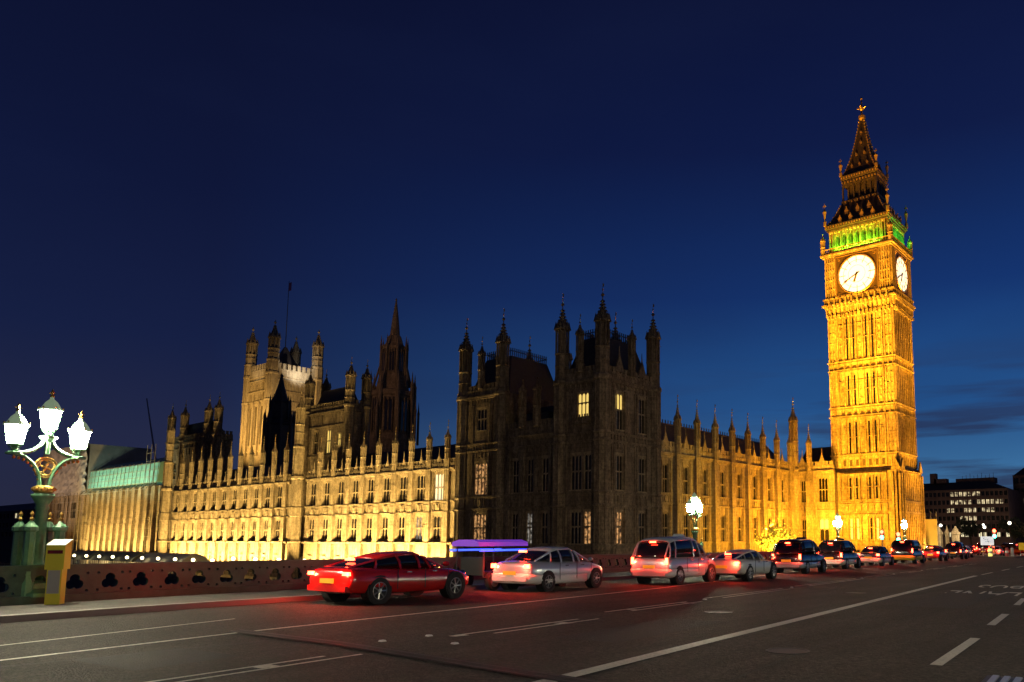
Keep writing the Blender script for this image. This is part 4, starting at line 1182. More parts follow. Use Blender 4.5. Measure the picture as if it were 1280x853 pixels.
for q in range(8):
    a = PI / 8 + q * PI / 4
    X = lambda r, aa=a: (cx + math.cos(aa) * r, cy + math.sin(aa) * r)
    mb.tube((*X(9.6), 0), (*X(8.9), ZT(39)), .8, 6)
    mb.lathe(*X(8.9), [(.85, ZT(38)), (.8, ZT(41)), (.95, ZT(41.2)), (.5, ZT(42)), (.05, ZT(44.8))], 6)
    mb.lathe(*X(10.8), [(.55, ZT(26)), (.5, ZT(34)), (.65, ZT(34.2)), (.35, ZT(35)), (.03, ZT(37.6))], 6)
    mb.lathe(*X(5.4), [(.5, ZT(43.8)), (.42, ZT(51)), (.55, ZT(51.2)), (.04, ZT(54.5))], 6)
    mb.tube((*X(7.7), ZT(40.5)), (*X(5.6), ZT(46)), .4, 4)
    a2 = q * PI / 4
    for w_ in (-1.4, 1.4, 0):
        x, y = cx + math.cos(a2) * 8.25 - math.sin(a2) * w_ * 1.15, cy + math.sin(a2) * 8.25 + math.cos(a2) * w_ * 1.15
        mb.tube((x, y, ZT(28.5)), (x, y, ZT(37.6)), .28, 4)
    for w_ in (-1.0, 1.0, 0):
        x, y = cx + math.cos(a2) * 4.95 - math.sin(a2) * w_, cy + math.sin(a2) * 4.95 + math.cos(a2) * w_
        mb.tube((x, y, ZT(44.4)), (x, y, ZT(50.7)), .2, 4)
plan(mb); mb.build('spire', 'stone_old', CT)
dk = MB()
for q in range(8):
    a2 = q * PI / 4; ux, uy = -math.sin(a2), math.cos(a2)
    for r, w_, z0, z1 in ((8.0, 1.45, 29, 37), (4.82, .95, 44.8, 50)):
        for s_ in (-.5, .5):
            p = Vector((cx + math.cos(a2) * r + ux * s_ * w_ * 1.15, cy + math.sin(a2) * r + uy * s_ * w_ * 1.15, 0)); t_ = Vector((ux, uy, 0)) * w_ * .36
            dk = MB(); dk.plate([p - t_ + Vector((0, 0, ZT(z0))), p + t_ + Vector((0, 0, ZT(z0))), p + t_ + Vector((0, 0, ZT(z1 - 1))), p + Vector((0, 0, ZT(z1))), p - t_ + Vector((0, 0, ZT(z1 - 1)))], Vector((math.cos(a2) * .2, math.sin(a2) * .2, 0))); plan(dk); dk.build('lancet_window', 'dark_glass', CT)
cx, cy = -182, 95.
DT = thing('lantern_tower', 'black silhouetted octagonal roof lantern with a short spire in front of the square tower', 'roof lantern', (cx, cy, 10))
mb = MB(); mb.lathe(cx, cy, [(3.3, 10), (3.3, 28.5), (3.6, 28.9), (3.0, 29.6), (2.2, 30), (2.2, 34), (2.5, 34.3), (1.7, 35.2), (.8, 38.2), (.28, 40.6), (.4, 40.8), (.05, 41.6)])
for q in range(8):
    a = PI / 8 + q * PI / 4; mb.lathe(cx + math.cos(a) * 3.2, cy + math.sin(a) * 3.2, [(.45, 20), (.42, 30), (.5, 30.2), (.03, 32.4)], 6)
    mb.lathe(cx + math.cos(a) * 2.25, cy + math.sin(a) * 2.25, [(.22, 30), (.26, 34.6), (.03, 36.2)], 6)
mb.build('lantern', 'slate', DT)

# ---------------------------------------------------------------- bridge parapet
PA = -21.75
BP = thing('bridge_parapet', 'green cast iron bridge parapet with trefoil openings along the far footway', 'parapet', BR(0, PA, 0))
cu = bpy.data.curves.new('panel', 'CURVE'); cu.dimensions = '2D'; cu.fill_mode = 'BOTH'; cu.extrude = .05
def spl(pts):
    s_ = cu.splines.new('POLY'); s_.points.add(len(pts) - 1); s_.use_cyclic_u = True
    for p, q in zip(s_.points, pts): p.co = (q[0], q[1], 0, 1)
PLN = 1.5
spl([(0, 0), (PLN, 0), (PLN, .58), (0, .58)])
for cx in (.39, 1.11):
    pts = []
    for q in range(48):
        a = 2 * PI * q / 48; rr = .11 + .09 * abs(math.cos(1.5 * (a - PI / 2))) ** .7
        pts.append((cx + rr * math.cos(a), .28 + rr * math.sin(a)))
    spl(pts)
    for sx in (-1, 1):
        for zz in (.08, .5): spl([(cx + sx * .27 + .035 * math.cos(2 * PI * q / 8), zz + .035 * math.sin(2 * PI * q / 8)) for q in range(8)])
to = bpy.data.objects.new('tmp', cu); C.objects.link(to)
bpy.context.view_layer.update()
dg = bpy.context.evaluated_depsgraph_get()
pme = bpy.data.meshes.new_from_object(to.evaluated_get(dg)); bpy.data.objects.remove(to)
pme.name = 'panel'
pme.materials.clear(); pme.materials.append(M['parapet_green'])
BANG = math.atan2(BC, -BS)
for i in range(56):
    s0 = -10 + i * PLN
    o = bpy.data.objects.new('panel', pme); C.objects.link(o); o.parent = BP
    o.location = Vector(BR(s0, PA, .30)) - Vector(BP.location)
    o.rotation_euler = (PI / 2, 0, BANG)
mb = MB()
for i in range(28):
    for z0, z1, w in ((.1, .31, .17), (.88, .94, .12), (.941, 1.02, .17)):
        s0 = -10 + i * 3.; p = [BR(s0, PA - w, 0), BR(s0, PA + w, 0), BR(s0 + 3., PA + w, 0), BR(s0 + 3., PA - w, 0)]
        mb.plate([(x, y, z + z0) for x, y, z in p], (0, 0, z1 - z0))
mb.build('rail', 'parapet_green', BP)

# ---------------------------------------------------------------- three-lantern bridge lamps
def lantern_parts(parent, x, zb, sc=.78):
    """zb: underside; arms run along local x"""
    def rs(m_):
        m_.v = [(x + (a - x) * sc, b * sc, zb + (c - zb) * sc) for a, b, c in m_.v]; return m_
    f = MB()
    f.lathe(x, 0, [(.05, zb - .05), (.1, zb), (.07, zb + .06), (.16, zb + .13), (.2, zb + .17)], 6)
    for q in range(6):
        a = PI / 6 + q * PI / 3
        f.tube((x + .19 * math.cos(a), .19 * math.sin(a), zb + .15), (x + .285 * math.cos(a), .285 * math.sin(a), zb + .74), .014, 4)
        f.tube((x + .11 * math.cos(a), .11 * math.sin(a), zb + .02), (x + .19 * math.cos(a), .19 * math.sin(a), zb + .16), .012, 4)
    L = rs(f).build('lantern', 'green_paint', parent, local=True)
    g = MB(); g.lathe(x, 0, [(.17, zb + .17), (.265, zb + .73)], 6); rs(g).build('glass', 'lantern_glow', L, local=True)
    r = MB(); r.lathe(x, 0, [(.33, zb + .73), (.33, zb + .78), (.27, zb + .80), (.16, zb + 1.0), (.06, zb + 1.1), (.05, zb + 1.16)], 6); rs(r).build('lantern_cap', 'cap_glow', L, local=True)
    h = MB(); h.lathe(x, 0, [(.03, zb + 1.14), (.07, zb + 1.2), (.03, zb + 1.25), (.05, zb + 1.32), (.01, zb + 1.42)], 6)
    h.box(x - .09, x + .09, -.015, .015, zb + 1.27, zb + 1.30)
    for q in range(6):
        a = PI / 6 + q * PI / 3; h.ball((x + .31 * math.cos(a), .31 * math.sin(a), zb + .81), .03, 5, 4)
    rs(h).build('finial', 'gold', L, local=True)
def make_lamp():
    t = thing('bridge_lamp', 'nearest ornate green bridge lamp with three glowing lanterns and gold scrollwork', 'street lamp', (0, 0, 0), 0, 'green three lantern lamps along the bridge')
    mb = MB(); mb.lathe(0, 0, [(.55, -1.2), (.55, .1), (.6, .12), (.6, .2), (.42, .3), (.42, .42), (.3, .5)], 8)
    mb.build('pedestal', 'green_paint', t, local=True)
    for sx in (-1, 1):
        for sy in (-1, 1):
            mb = MB(); X, Y = sx * .30, sy * .30
            mb.lathe(X, Y, [(.16, -.9), (.16, .42), (.13, .5), (.11, .6), (.11, 1.62), (.15, 1.66), (.15, 1.74), (.02, 1.9)], 8)
            pp = mb.build('corner_post', 'green_paint', t, local=True)
            mb = MB(); mb.lathe(X, Y, [(.02, 1.88), (.055, 1.94), (.02, 1.99), (.045, 2.05), (.01, 2.12)], 6); mb.build('finial', 'gold', pp, local=True)
    mb = MB(); mb.lathe(0, 0, [(.24, .5), (.26, .62), (.17, .75), (.135, 1.0), (.12, 2.15), (.15, 2.2), (.13, 2.26), (.2, 2.42), (.24, 2.47), (.24, 2.52), (.17, 2.56)], 12)
    mb.build('column', 'green_paint', t, True, True)
    mb = MB(); mb.lathe(0, 0, [(.17, 2.56), (.215, 2.6), (.215, 2.70), (.15, 2.74)], 12)
    for q in range(12):
        a = q * PI / 6; mb.ball((.21 * math.cos(a), .21 * math.sin(a), 2.65), .045, 5, 4)
    mb.build('collar', 'gold', t, local=True)
    for sx in (-1, 1):
        mb = MB()
        lo = [(sx * (.1 + .0), 0, 2.72)]
        for i in range(1, 10):
            q = i / 9; lo.append((sx * (.1 + .56 * (1 - math.cos(q * PI / 2))), 0, 2.72 + .74 * math.sin(q * PI / 2)))
        hi = []
        for i in range(10):
            q = i / 9; hi.append((sx * (.05 + .78 * math.sin(q * PI / 2)), 0, 3.92 - .68 * (1 - math.cos(q * PI / 2)) ))
        hi = [(sx * (.07 + .59 * (1 - math.cos(i / 9 * PI / 2))), 0, 3.90 - .42 * math.sin(i / 9 * PI / 2)) for i in range(10)]
        mb.path(lo, .045, 6); mb.path(hi, .05, 6)
        mb.lathe(sx * .66, 0, [(.17, 3.44), (.17, 3.49), (.08, 3.53)], 8)
        mb.build('arm', 'green_paint', t, local=True)
        mb = MB()
        for i in range(1, 10):
            p = lo[i]; mb.ball((p[0] - sx * .0, 0, p[2] - .085), .04, 5, 4)
            mb.tube((p[0], 0, p[2] - .02), (p[0], 0, p[2] - .085), .02, 4)
        mb.build('arm_beading', 'gold', t, local=True)
    mb = MB()
    for rr in (.24, .19):
        pts = [(rr * math.cos(2 * PI * q / 20), 0, 3.18 + rr * math.sin(2 * PI * q / 20)) for q in range(21)]
        mb.path(pts, .022, 5)
    for q in range(4):
        a = q * PI / 2 + .4; pts = [(.10 * math.cos(a) + .085 * math.cos(b), 0, 3.18 + .10 * math.sin(a) + .085 * math.sin(b)) for b in [2 * PI * i / 10 for i in range(11)]]
        mb.path(pts, .016, 5)
    mb.build('scroll_ring', 'gold', t, local=True)
    mb = MB(); mb.lathe(0, 0, [(.05, 3.5), (.07, 3.8), (.17, 3.88), (.19, 3.93), (.1, 3.96)], 8); mb.build('hub', 'green_paint', t, local=True)
    lantern_parts(t, 0, 4.0); lantern_parts(t, -.66, 3.56); lantern_parts(t, .66, 3.56)
    return t
lamp0 = make_lamp()
LAMPS = [(8.45, -22.1, -.10, None), (42.4, -22.1, .0, 'second green bridge lamp, behind the silver taxi, glowing before the golden wing'),
         (71.0, -22.1, 0, 'third green bridge lamp at the end of the golden wing, left of the tower foot'), (97.4, -22.1, 0, 'farthest small three lantern lamp in front of the clock tower base')]
ZL = [.17, -.46, -.95, -.80]
for i, (s, a, dz, lb) in enumerate(LAMPS):
    o = lamp0 if i == 0 else copy_tree(lamp0)
    p = BR(s, a); o.location = (p[0], p[1], ZL[i]); o.rotation_euler = (0, 0, BANG)
    if lb: o['label'] = lb
# the lamps of the near parapet, just outside the picture
for s_, lb in ((8.45, 'bridge lamp on the near parapet beside the camera, outside the picture'), (42.4, 'bridge lamp on the near parapet further along, outside the picture'), (-24, 'bridge lamp on the near parapet behind the camera')):
    o = copy_tree(lamp0); p = BR(s_, 9.6); o.location = (p[0], p[1], .07); o.rotation_euler = (0, 0, BANG); o['label'] = lb
# yellow newspaper box by the lamp
p = BR(8.5, -21.15)
YB = thing('newspaper_box', 'yellow newspaper box with a grey poster beside the nearest bridge lamp', 'newspaper box', (p[0], p[1], .13), R(52))
mb = MB(); mb.box(-.15, .15, -.13, .13, 0, .8); mb.box(-.19, .19, -.17, .17, .8, 1.28); mb.plate([(-.19, -.17, 1.28), (-.19, .17, 1.28), (-.19, .17, 1.46), (-.19, -.17, 1.34)], (.38, 0, 0)); mb.build('cabinet', 'yellow_plastic', YB, local=True)
MB().box(-.12, .12, -.143, -.131, .25, .78).build('poster', 'grey_poster', YB, local=True)
MB().box(-.15, .15, -.181, -.171, 1.16, 1.24).build('emblem', 'maroon_paint', YB, local=True)
MB().plate([(-.2, -.19, 1.342), (.2, -.19, 1.342), (.2, .19, 1.475), (-.2, .19, 1.475)], (0, 0, .02)).build('lid', 'canvas', YB, local=True)

# ---------------------------------------------------------------- terrace: lamps and marquees
def make_tlamp():
    t = thing('terrace_lamp', 'small glowing globe lamp in the row along the riverside terrace', 'street lamp', (0, 0, 0), 0, 'globe lamps along the riverside terrace')
    mb = MB(); mb.lathe(0, 0, [(.2, 0), (.2, .5), (.08, .7), (.06, 3.0), (.16, 3.1)], 8); mb.build('post', 'black_metal', t, local=True)
    mb = MB(); mb.ball((0, 0, 3.35), .30, 10, 8); mb.build('globe', 'globe_glow', t, smooth=True, local=True)
    return t
tl0 = make_tlamp()
for i in range(18):
    o = tl0 if i == 0 else copy_tree(tl0)
    o.location = (-94.6 - 7.25 * i, 61.9, -5.6 + (.55 if i < 6 else .1))
tag(MB().box(-262, -93, 60.7, 61.3, -5.6, -4.7).build('terrace_wall', 'stone_old'), 'low stone river wall edging the palace terrace', 'wall')
for i, (x0, x1, m, lb) in enumerate(((-172, -152, 'canvas', 'pale domed marquee on the terrace, the right hand one'), (-196, -174, 'canvas_dark', 'dark green roofed marquee on the terrace in the middle'), (-226, -198, 'canvas_dark', 'long dark marquee on the terrace at the far left'))):
    t = thing('marquee', lb, 'marquee', ((x0 + x1) / 2, 65, -5.6))
    mb = MB()
    pr = [(x0, 65, -3.0), (x0, 66, -2.2), (x0, 67.5, -1.5), (x0, 69, -1.2), (x0, 70.5, -1.5), (x0, 72, -2.2), (x0, 73, -3.0)]
    mb.plate([(a, b - 2.6 - (b - 65) * .3, c) for a, b, c in pr], (x1 - x0, 0, 0)); mb.build('canopy', m, t)
    mb = MB(); n = int((x1 - x0) / 1.1)
    for q in range(n): mb.box(x0 + q * 1.1, x0 + q * 1.1 + .5, 62.45, 62.52, -5.6, -3.0)
    mb.build('side_curtain', 'canvas', t)
    for q in range(int((x1 - x0) / 4) + 1): MB().tube((x0 + q * 4, 62.35, -5.6), (x0 + q * 4, 62.35, -3), .06, 5).build('pole', 'white_paint', t)
    lamp('POINT', 'marquee_light', (0, -1.5, 1.8), 900, (1, .7, .3), t, rad=.3)

# ---------------------------------------------------------------- vehicles
def ring_body(y, w, zb, zt, tuck=.88):
    h = zt - zb
    r = [(w * .80, zb), (w * .97, zb + h * .14), (w, zb + h * .45), (w * .985, zb + h * .72), (w * tuck, zt - h * .02), (w * .45, zt + .02)]
    return [(x, y, z) for x, z in r] + [(-x, y, z) for x, z in reversed(r)]
def ring_cab(y, wb, zb, wt, zt, yt=None):
    yt = y if yt is None else yt; h = zt - zb
    r = [(wb, y, zb), (wb + (wt - wb) * .5 + .03, y + (yt - y) * .5, zb + h * .5), (wt + .015, y + (yt - y) * .88, zb + h * .86), (wt * .86, y + (yt - y) * .98, zt - .015), (wt * .4, yt, zt + .015)]
    return r + [(-x, a, z) for x, a, z in reversed(r)]
WHEEL = {}
def wheel(parent, x, y, r, side_):
    k = (round(r, 2), side_)
    if k not in WHEEL:
        def lx(prof, m, name):
            mb = MB(); n = 24; vs = []; fs = []
            for rr, xx in prof:
                for q in range(n): a = 2 * PI * q / n; vs.append((xx * side_, rr * math.cos(a), rr * math.sin(a)))
            for i in range(len(prof) - 1):
                for q in range(n): fs.append((i * n + q, i * n + (q + 1) % n, (i + 1) * n + (q + 1) % n, (i + 1) * n + q))
            fs.append(tuple(range(n)))
            if m == 'rim': fs.append(tuple((len(prof) - 1) * n + q for q in range(n)))
            return mb.add(vs, fs)
        ty = lx([(r * .65, -.2), (r * .96, -.19), (r, -.15), (r, -.04), (r * .96, -.005), (r * .66, 0)], 'rubber', 't').mesh('tyre', 'rubber')
        mb = lx([(r * .66, -.1), (r * .655, -.012), (r * .60, -.005), (r * .56, -.04), (r * .2, -.045), (r * .16, -.01), (.01, -.008)], 'rim', 'r')
        for q in range(7):
            a = 2 * PI * q / 7
            mb.tube((-.03 * side_, r * .15 * math.cos(a), r * .15 * math.sin(a)), (-.018 * side_, r * .6 * math.cos(a), r * .6 * math.sin(a)), r * .06, 5)
        WHEEL[k] = (ty, mb.mesh('rim', 'rim'))
    ty, ri = WHEEL[k]
    w = bpy.data.objects.new('wheel', ty); C.objects.link(w); w.parent = parent; w.location = (x, y, r)
    q = bpy.data.objects.new('rim', ri); C.objects.link(q); q.parent = w
SPEC = {
 'taxi': dict(L=4.55, W=.88, belt=1.06, roof=1.80, wr=.345, body=[(-2.26, .72, .42, .86), (-2.22, .84, .33, 1.02), (-1.9, .88, .28, 1.07), (0, .885, .26, 1.07), (.75, .88, .26, 1.06), (1.2, .85, .27, 1.05), (1.9, .80, .30, .96), (2.2, .70, .36, .84), (2.28, .58, .42, .72)],
      cab=[(-2.18, .76, 1.04, .66, 1.12, None), (-2.10, .84, 1.04, .68, 1.70, -1.86), (-1.7, .86, 1.04, .70, 1.80, -1.5), (-.2, .87, 1.04, .71, 1.84, None), (.35, .87, 1.04, .70, 1.80, .2), (.95, .84, 1.03, .68, 1.68, .45), (1.15, .8, 1.02, .7, 1.06, None)], tail=(.76, -2.215, .92, .11, .26), plate=.70, brake=1.64),
 'coupe': dict(L=4.4, W=.92, belt=.92, roof=1.30, wr=.35, body=[(-2.2, .70, .42, .78), (-2.14, .84, .30, .93), (-1.8, .93, .25, .96), (-1.2, .945, .22, .93), (0, .90, .20, .88), (.9, .91, .20, .86), (1.5, .92, .22, .82), (2.0, .82, .26, .68), (2.2, .62, .32, .56)],
      cab=[(-1.95, .62, .90, .45, .95, None), (-1.35, .72, .90, .52, 1.16, -1.15), (-.55, .79, .88, .56, 1.28, None), (.1, .80, .87, .57, 1.31, None), (.5, .79, .86, .55, 1.24, .35), (1.2, .70, .84, .5, .88, None)], tail=(.68, -2.17, .80, .26, .09), plate=.62, brake=1.14),
 'saloon': dict(L=4.5, W=.89, belt=.95, roof=1.42, wr=.325, body=[(-2.25, .70, .42, .84), (-2.2, .82, .30, .98), (-1.7, .88, .24, 1.0), (0, .89, .21, .96), (.8, .88, .21, .95), (1.3, .87, .22, .91), (1.95, .79, .27, .80), (2.22, .62, .34, .66)],
      cab=[(-1.75, .74, .95, .6, 1.0, None), (-1.2, .80, .94, .60, 1.33, -.95), (-.6, .82, .93, .62, 1.42, None), (.1, .82, .92, .62, 1.43, None), (.45, .81, .92, .60, 1.36, .3), (1.25, .74, .90, .58, .95, None)], tail=(.70, -2.235, .84, .22, .14), plate=.62, brake=1.30),
 'van': dict(L=4.9, W=.95, belt=1.1, roof=1.95, wr=.34, body=[(-2.42, .84, .40, 1.02), (-2.38, .92, .32, 1.1), (-1.9, .95, .28, 1.12), (0, .955, .26, 1.12), (1.0, .95, .26, 1.1), (1.5, .92, .28, 1.05), (2.1, .86, .30, .92), (2.4, .70, .36, .76)],
      cab=[(-2.4, .84, 1.08, .74, 1.16, None), (-2.36, .91, 1.08, .78, 1.84, -2.22), (-1.9, .93, 1.08, .80, 1.95, -1.8), (.2, .93, 1.08, .80, 1.96, None), (.7, .92, 1.07, .78, 1.86, .45), (1.55, .86, 1.04, .74, 1.12, None)], tail=(.84, -2.36, 1.1, .1, .34), plate=.62, brake=1.80),
}
def make_vehicle(name, kind, paint, label, cat, loc, rz, group=None, lights=True, tailpow=80, lower=None, detail=True):
    sp_ = SPEC[kind]; t = thing(name, label, cat, loc, rz, group)
    mb = MB(); mb.loft([ring_body(*b) for b in sp_['body']])
    b = mb.build('body', paint, t, True, True)
    md = b.modifiers.new('s', 'SUBSURF'); md.levels = 1; md.render_levels = 2
    # cabin: glass hull, painted roof and pillars
    R_ = [ring_cab(*c) for c in sp_['cab']]
    mb = MB(); mb.loft(R_)
    gobj = mb.build('window', 'car_glass', t, True, True)
    md = gobj.modifiers.new('s', 'SUBSURF'); md.levels = 1; md.render_levels = 1
    rf = MB(); full = [r for r, c in zip(R_, sp_['cab']) if c[4] > sp_['roof'] - .22]
    up = [[(x * 1.01, y, z + .012) for x, y, z in r[2:8]] + [(x * .97, y, z - .03) for x, y, z in reversed(r[2:8])] for r in full]
    rf.loft(up); ro = rf.build('roof', paint, t, True, True)
    for i, (r, c) in enumerate(zip(R_, sp_['cab'])):
        if 0 < i < len(R_) - 1:
            for idx in ((0, 1, 2), (9, 8, 7)): MB().path([r[j] for j in idx], .032, 5).build('pillar', paint, t, local=True)
    for i in (0, len(R_) - 2):
        for j in (2, 7): MB().tube(R_[i][j], R_[i + 1][j], .036, 5).build('pillar', paint, t, local=True)
    if lower:
        lw = MB(); y0 = sp_['body'][0][0]
        rr = [ring_body(y - .012 if i == 0 else y, w + .012, zb - .004, zb + (zt - zb) * .42, .99) for i, (y, w, zb, zt) in enumerate(sp_['body'][:5])]
        lw.loft(rr); lw.build('bumper_skirt', lower, t, True, True)
    ax = sp_['L'] * .30
    for sx in (-1, 1):
        for y in (-ax, ax * 1.02):
            ar = MB(); w_ = sp_['W'] + .004; ra = sp_['wr'] + .035
            n = 20; vs = []
            for xx in (w_ - .28, w_ - .005):
                for q in range(n): a = 2 * PI * q / n; vs.append((sx * xx, y + ra * math.cos(a), sp_['wr'] + .01 + ra * math.sin(a)))
            ar.add(vs, [tuple(range(n))[::-1], tuple(range(n, 2 * n))] + [(q, (q + 1) % n, n + (q + 1) % n, n + q) for q in range(n)])
            ar.build('wheel_arch', 'rubber', t, local=True)
    for sx in (-1, 1):
        for y in (-ax, ax * 1.02): wheel(t, sx * (sp_['W'] + .02), y, sp_['wr'], sx)
    tx, ty, tz, tw, th = sp_['tail']
    for sx in (-1, 1):
        m_ = MB(); m_.frus(sx * tx, ty, tz - th / 2, tz + th / 2, tw / 2, .035, tw / 2 * .9, .03)
        tl = m_.build('tail_light', 'tail_glow' if lights else 'tail_soft', t, local=True)
        if lights: lamp('POINT', 'tail_glow', (sx * tx, ty - .12, tz), tailpow, (1, .045, .02), t, rad=.06)
    mb = MB(); mb.box(-.26, .26, ty - .065, ty - .04, sp_['plate'] - .06, sp_['plate'] + .06); npl = mb.build('number_plate', 'yellow_plate', t, local=True)
    mb = MB(); mb.box(-.14, .14, ty + .02 + (.22 if kind == 'taxi' else .55 if kind != 'van' else .1), ty + .06 + (.22 if kind == 'taxi' else .6 if kind != 'van' else .12), sp_['brake'] - .03, sp_['brake'] + .03)
    mb.build('brake_light', 'tail_glow', t, local=True)
    mb = MB(); mb.box(-sp_['W'] * .8, sp_['W'] * .8, ty - .07, ty + .1, .36, .50); mb.build('bumper', lower or paint, t, local=True)
    if detail:
        for sx in (-1, 1):
            m_ = MB(); m_.ball((sx * (sp_['W'] + .1), .85, sp_['belt'] + .06), .1, 8, 6, .7); m_.build('mirror', paint, t, True, True)
            m_ = MB(); m_.box(sx * (sp_['W'] + .0) - .012, sx * (sp_['W'] + .0) + .012, -.45, -.28, sp_['belt'] - .14, sp_['belt'] - .11); m_.box(sx * sp_['W'] - .012, sx * sp_['W'] + .012, .45, .62, sp_['belt'] - .14, sp_['belt'] - .11); m_.build('door_handle', 'chrome', t, local=True)
            m_ = MB(); m_.ball((sx * .56, sp_['body'][-2][0] - .04, sp_['belt'] - .26), .1, 8, 6); m_.build('headlight', 'chrome', t, True, True)
            m_ = MB(); b_ = sp_['W'] + .003
            for yy in (-.75, .2, 1.05): m_.box(sx * b_ - .006, sx * b_ + .006, yy - .008, yy + .008, .36, sp_['belt'] - .03)
            m_.build('door_seam', 'black_metal', t, local=True)
    if kind == 'taxi':
        mb = MB(); mb.frus(0, .12, 1.83, 1.96, .28, .09, .2, .06); mb.build('roof_sign', 'amber_glow' if not lights else paint, t, local=True)
    return t
def vpos(x, y): return (x, y, zr(y) + .004)
RZ = R(5.7)
make_vehicle('taxi', 'taxi', 'silver_paint', 'silver and white taxi with lit tail lamps, in front of the second bridge lamp', 'taxi', vpos(-18.1, 26.3), RZ, None, lower='white_paint')
make_vehicle('coupe_car', 'coupe', 'cream_paint', 'cream white low coupe with glowing rear window strip behind the silver taxi', 'car', vpos(-17.5, 30.6), RZ)
make_vehicle('taxi', 'taxi', 'black_paint', 'black taxi with silver lower body just ahead of the cream coupe', 'taxi', vpos(-19.3, 40.2), RZ, 'dark cars queueing towards the junction', lower='silver_paint')
make_vehicle('taxi', 'taxi', 'black_paint', 'black taxi second in the dark queue, with a cream bumper and bright tail lamps', 'taxi', vpos(-20.7, 49.0), RZ, 'dark cars queueing towards the junction', lower='cream_paint')
make_vehicle('saloon_car', 'saloon', 'dark_blue_paint', 'dark blue saloon in the queue below the third bridge lamp', 'car', vpos(-21.6, 58.0), RZ, 'dark cars queueing towards the junction', lower='cream_paint')
make_vehicle('van', 'van', 'black_paint', 'dark van in the queue in front of the clock tower base', 'van', vpos(-22.3, 67.5), RZ, 'dark cars queueing towards the junction', lower='yellow_plastic')
make_vehicle('saloon_car', 'saloon', 'maroon_paint', 'maroon saloon ahead of the dark van in the queue', 'car', vpos(-23.2, 78.), RZ, 'dark cars queueing towards the junction', detail=False)
make_vehicle('taxi', 'taxi', 'black_paint', 'small distant black taxi in front of the yellow hoarding', 'taxi', vpos(-24.4, 90.), RZ, 'dark cars queueing towards the junction', detail=False)
make_vehicle('saloon_car', 'saloon', 'silver_paint', 'distant silver saloon left of the junction signals', 'car', vpos(-26.6, 101.), RZ, 'dark cars queueing towards the junction', detail=False)
make_vehicle('saloon_car', 'saloon', 'cream_paint', 'distant cream saloon beneath the red signal', 'car', vpos(-26.2, 116.), RZ, 'dark cars queueing towards the junction', detail=False)
make_vehicle('van', 'van', 'maroon_paint', 'farthest dark red van at the junction', 'van', vpos(-29.5, 124.), RZ, 'dark cars queueing towards the junction', detail=False)
make_vehicle('saloon_car', 'saloon', 'silver_paint', 'pale silver saloon with white bumper and red lamps in the far left lane', 'car', vpos(-18.95, 19.9), RZ, None, lower='white_paint')
make_vehicle('coupe_car', 'coupe', 'red_paint', 'low red coupe, leftmost of all the cars, beside the bridge parapet', 'car', vpos(-18.5, 13.2), RZ)  # red paint stands in for streaks of red tail light
# added pedicab whose purple canopy and blue strip stand in for a light streak
p = BR(20.4, -18.55)
PC = thing('pedicab', 'added pedicab with glowing purple canopy and blue strip standing in for a light streak before the dark corner block', 'pedicab', (p[0], p[1], p[2]), RZ)
mb = MB(); mb.loft([[(x * .62, y, z) for x, z in ((-1, 1.46), (-.95, 1.60), (-.5, 1.68), (.5, 1.68), (.95, 1.60), (1, 1.46))] for y in (-1.3, -.2, 1.2)]); mb.build('canopy', 'purple_glow', PC, local=True)
mb = MB(); mb.tube((-.66, -1.3, 1.33), (-.66, 1.2, 1.33), .035, 5); mb.tube((.66, -1.3, 1.33), (.66, 1.2, 1.33), .035, 5); mb.build('light_strip', 'blue_glow', PC, local=True)
mb = MB(); mb.box(-.5, .5, -.9, -.2, .5, .62); mb.box(-.5, .5, -.98, -.88, .5, 1.1); mb.build('seat', 'black_metal', PC, local=True)
mb = MB()
for sx in (-.6, .6):
    for y in (-1.05, .75): mb.tube((sx, y, .45), (sx, y, 1.36), .03, 5)
    mb.tube((sx, -1.05, .45), (sx, .75, .45), .03, 5)
mb.tube((0, .75, .5), (0, 1.6, .5), .03, 5); mb.tube((0, 1.6, .35), (0, 1.5, 1.1), .03, 5); mb.tube((-.3, 1.45, 1.12), (.3, 1.45, 1.12), .025, 5); mb.build('frame', 'black_metal', PC, local=True)
wheel(PC, .72, -.6, .33, 1); wheel(PC, -.72, -.6, .33, -1); wheel(PC, .08, 1.62, .33, 1)

for i, (x, y, a, pt, kd, lb) in enumerate(((-35.5, 136, 70, 'maroon_paint', 'saloon', 'distant maroon saloon turning across the junction'), (-30.2, 140, 80, 'black_paint', 'taxi', 'distant black taxi turning across the junction'), (-26.4, 134, 60, 'red_paint', 'saloon', 'distant red saloon turning at the far right of the junction'), (-27.5, 152, 85, 'white_paint', 'van', 'distant white van crossing at the far right of the junction'), (-38.5, 148, 10, 'black_paint', 'saloon', 'distant black saloon driving off beyond the hoarding'))):
    make_vehicle({'saloon': 'saloon_car', 'taxi': 'taxi', 'van': 'van'}[kd], kd, pt, lb, {'saloon': 'car', 'taxi': 'taxi', 'van': 'van'}[kd], vpos(x, y), R(a), 'vehicles crossing the junction', detail=False, tailpow=160)
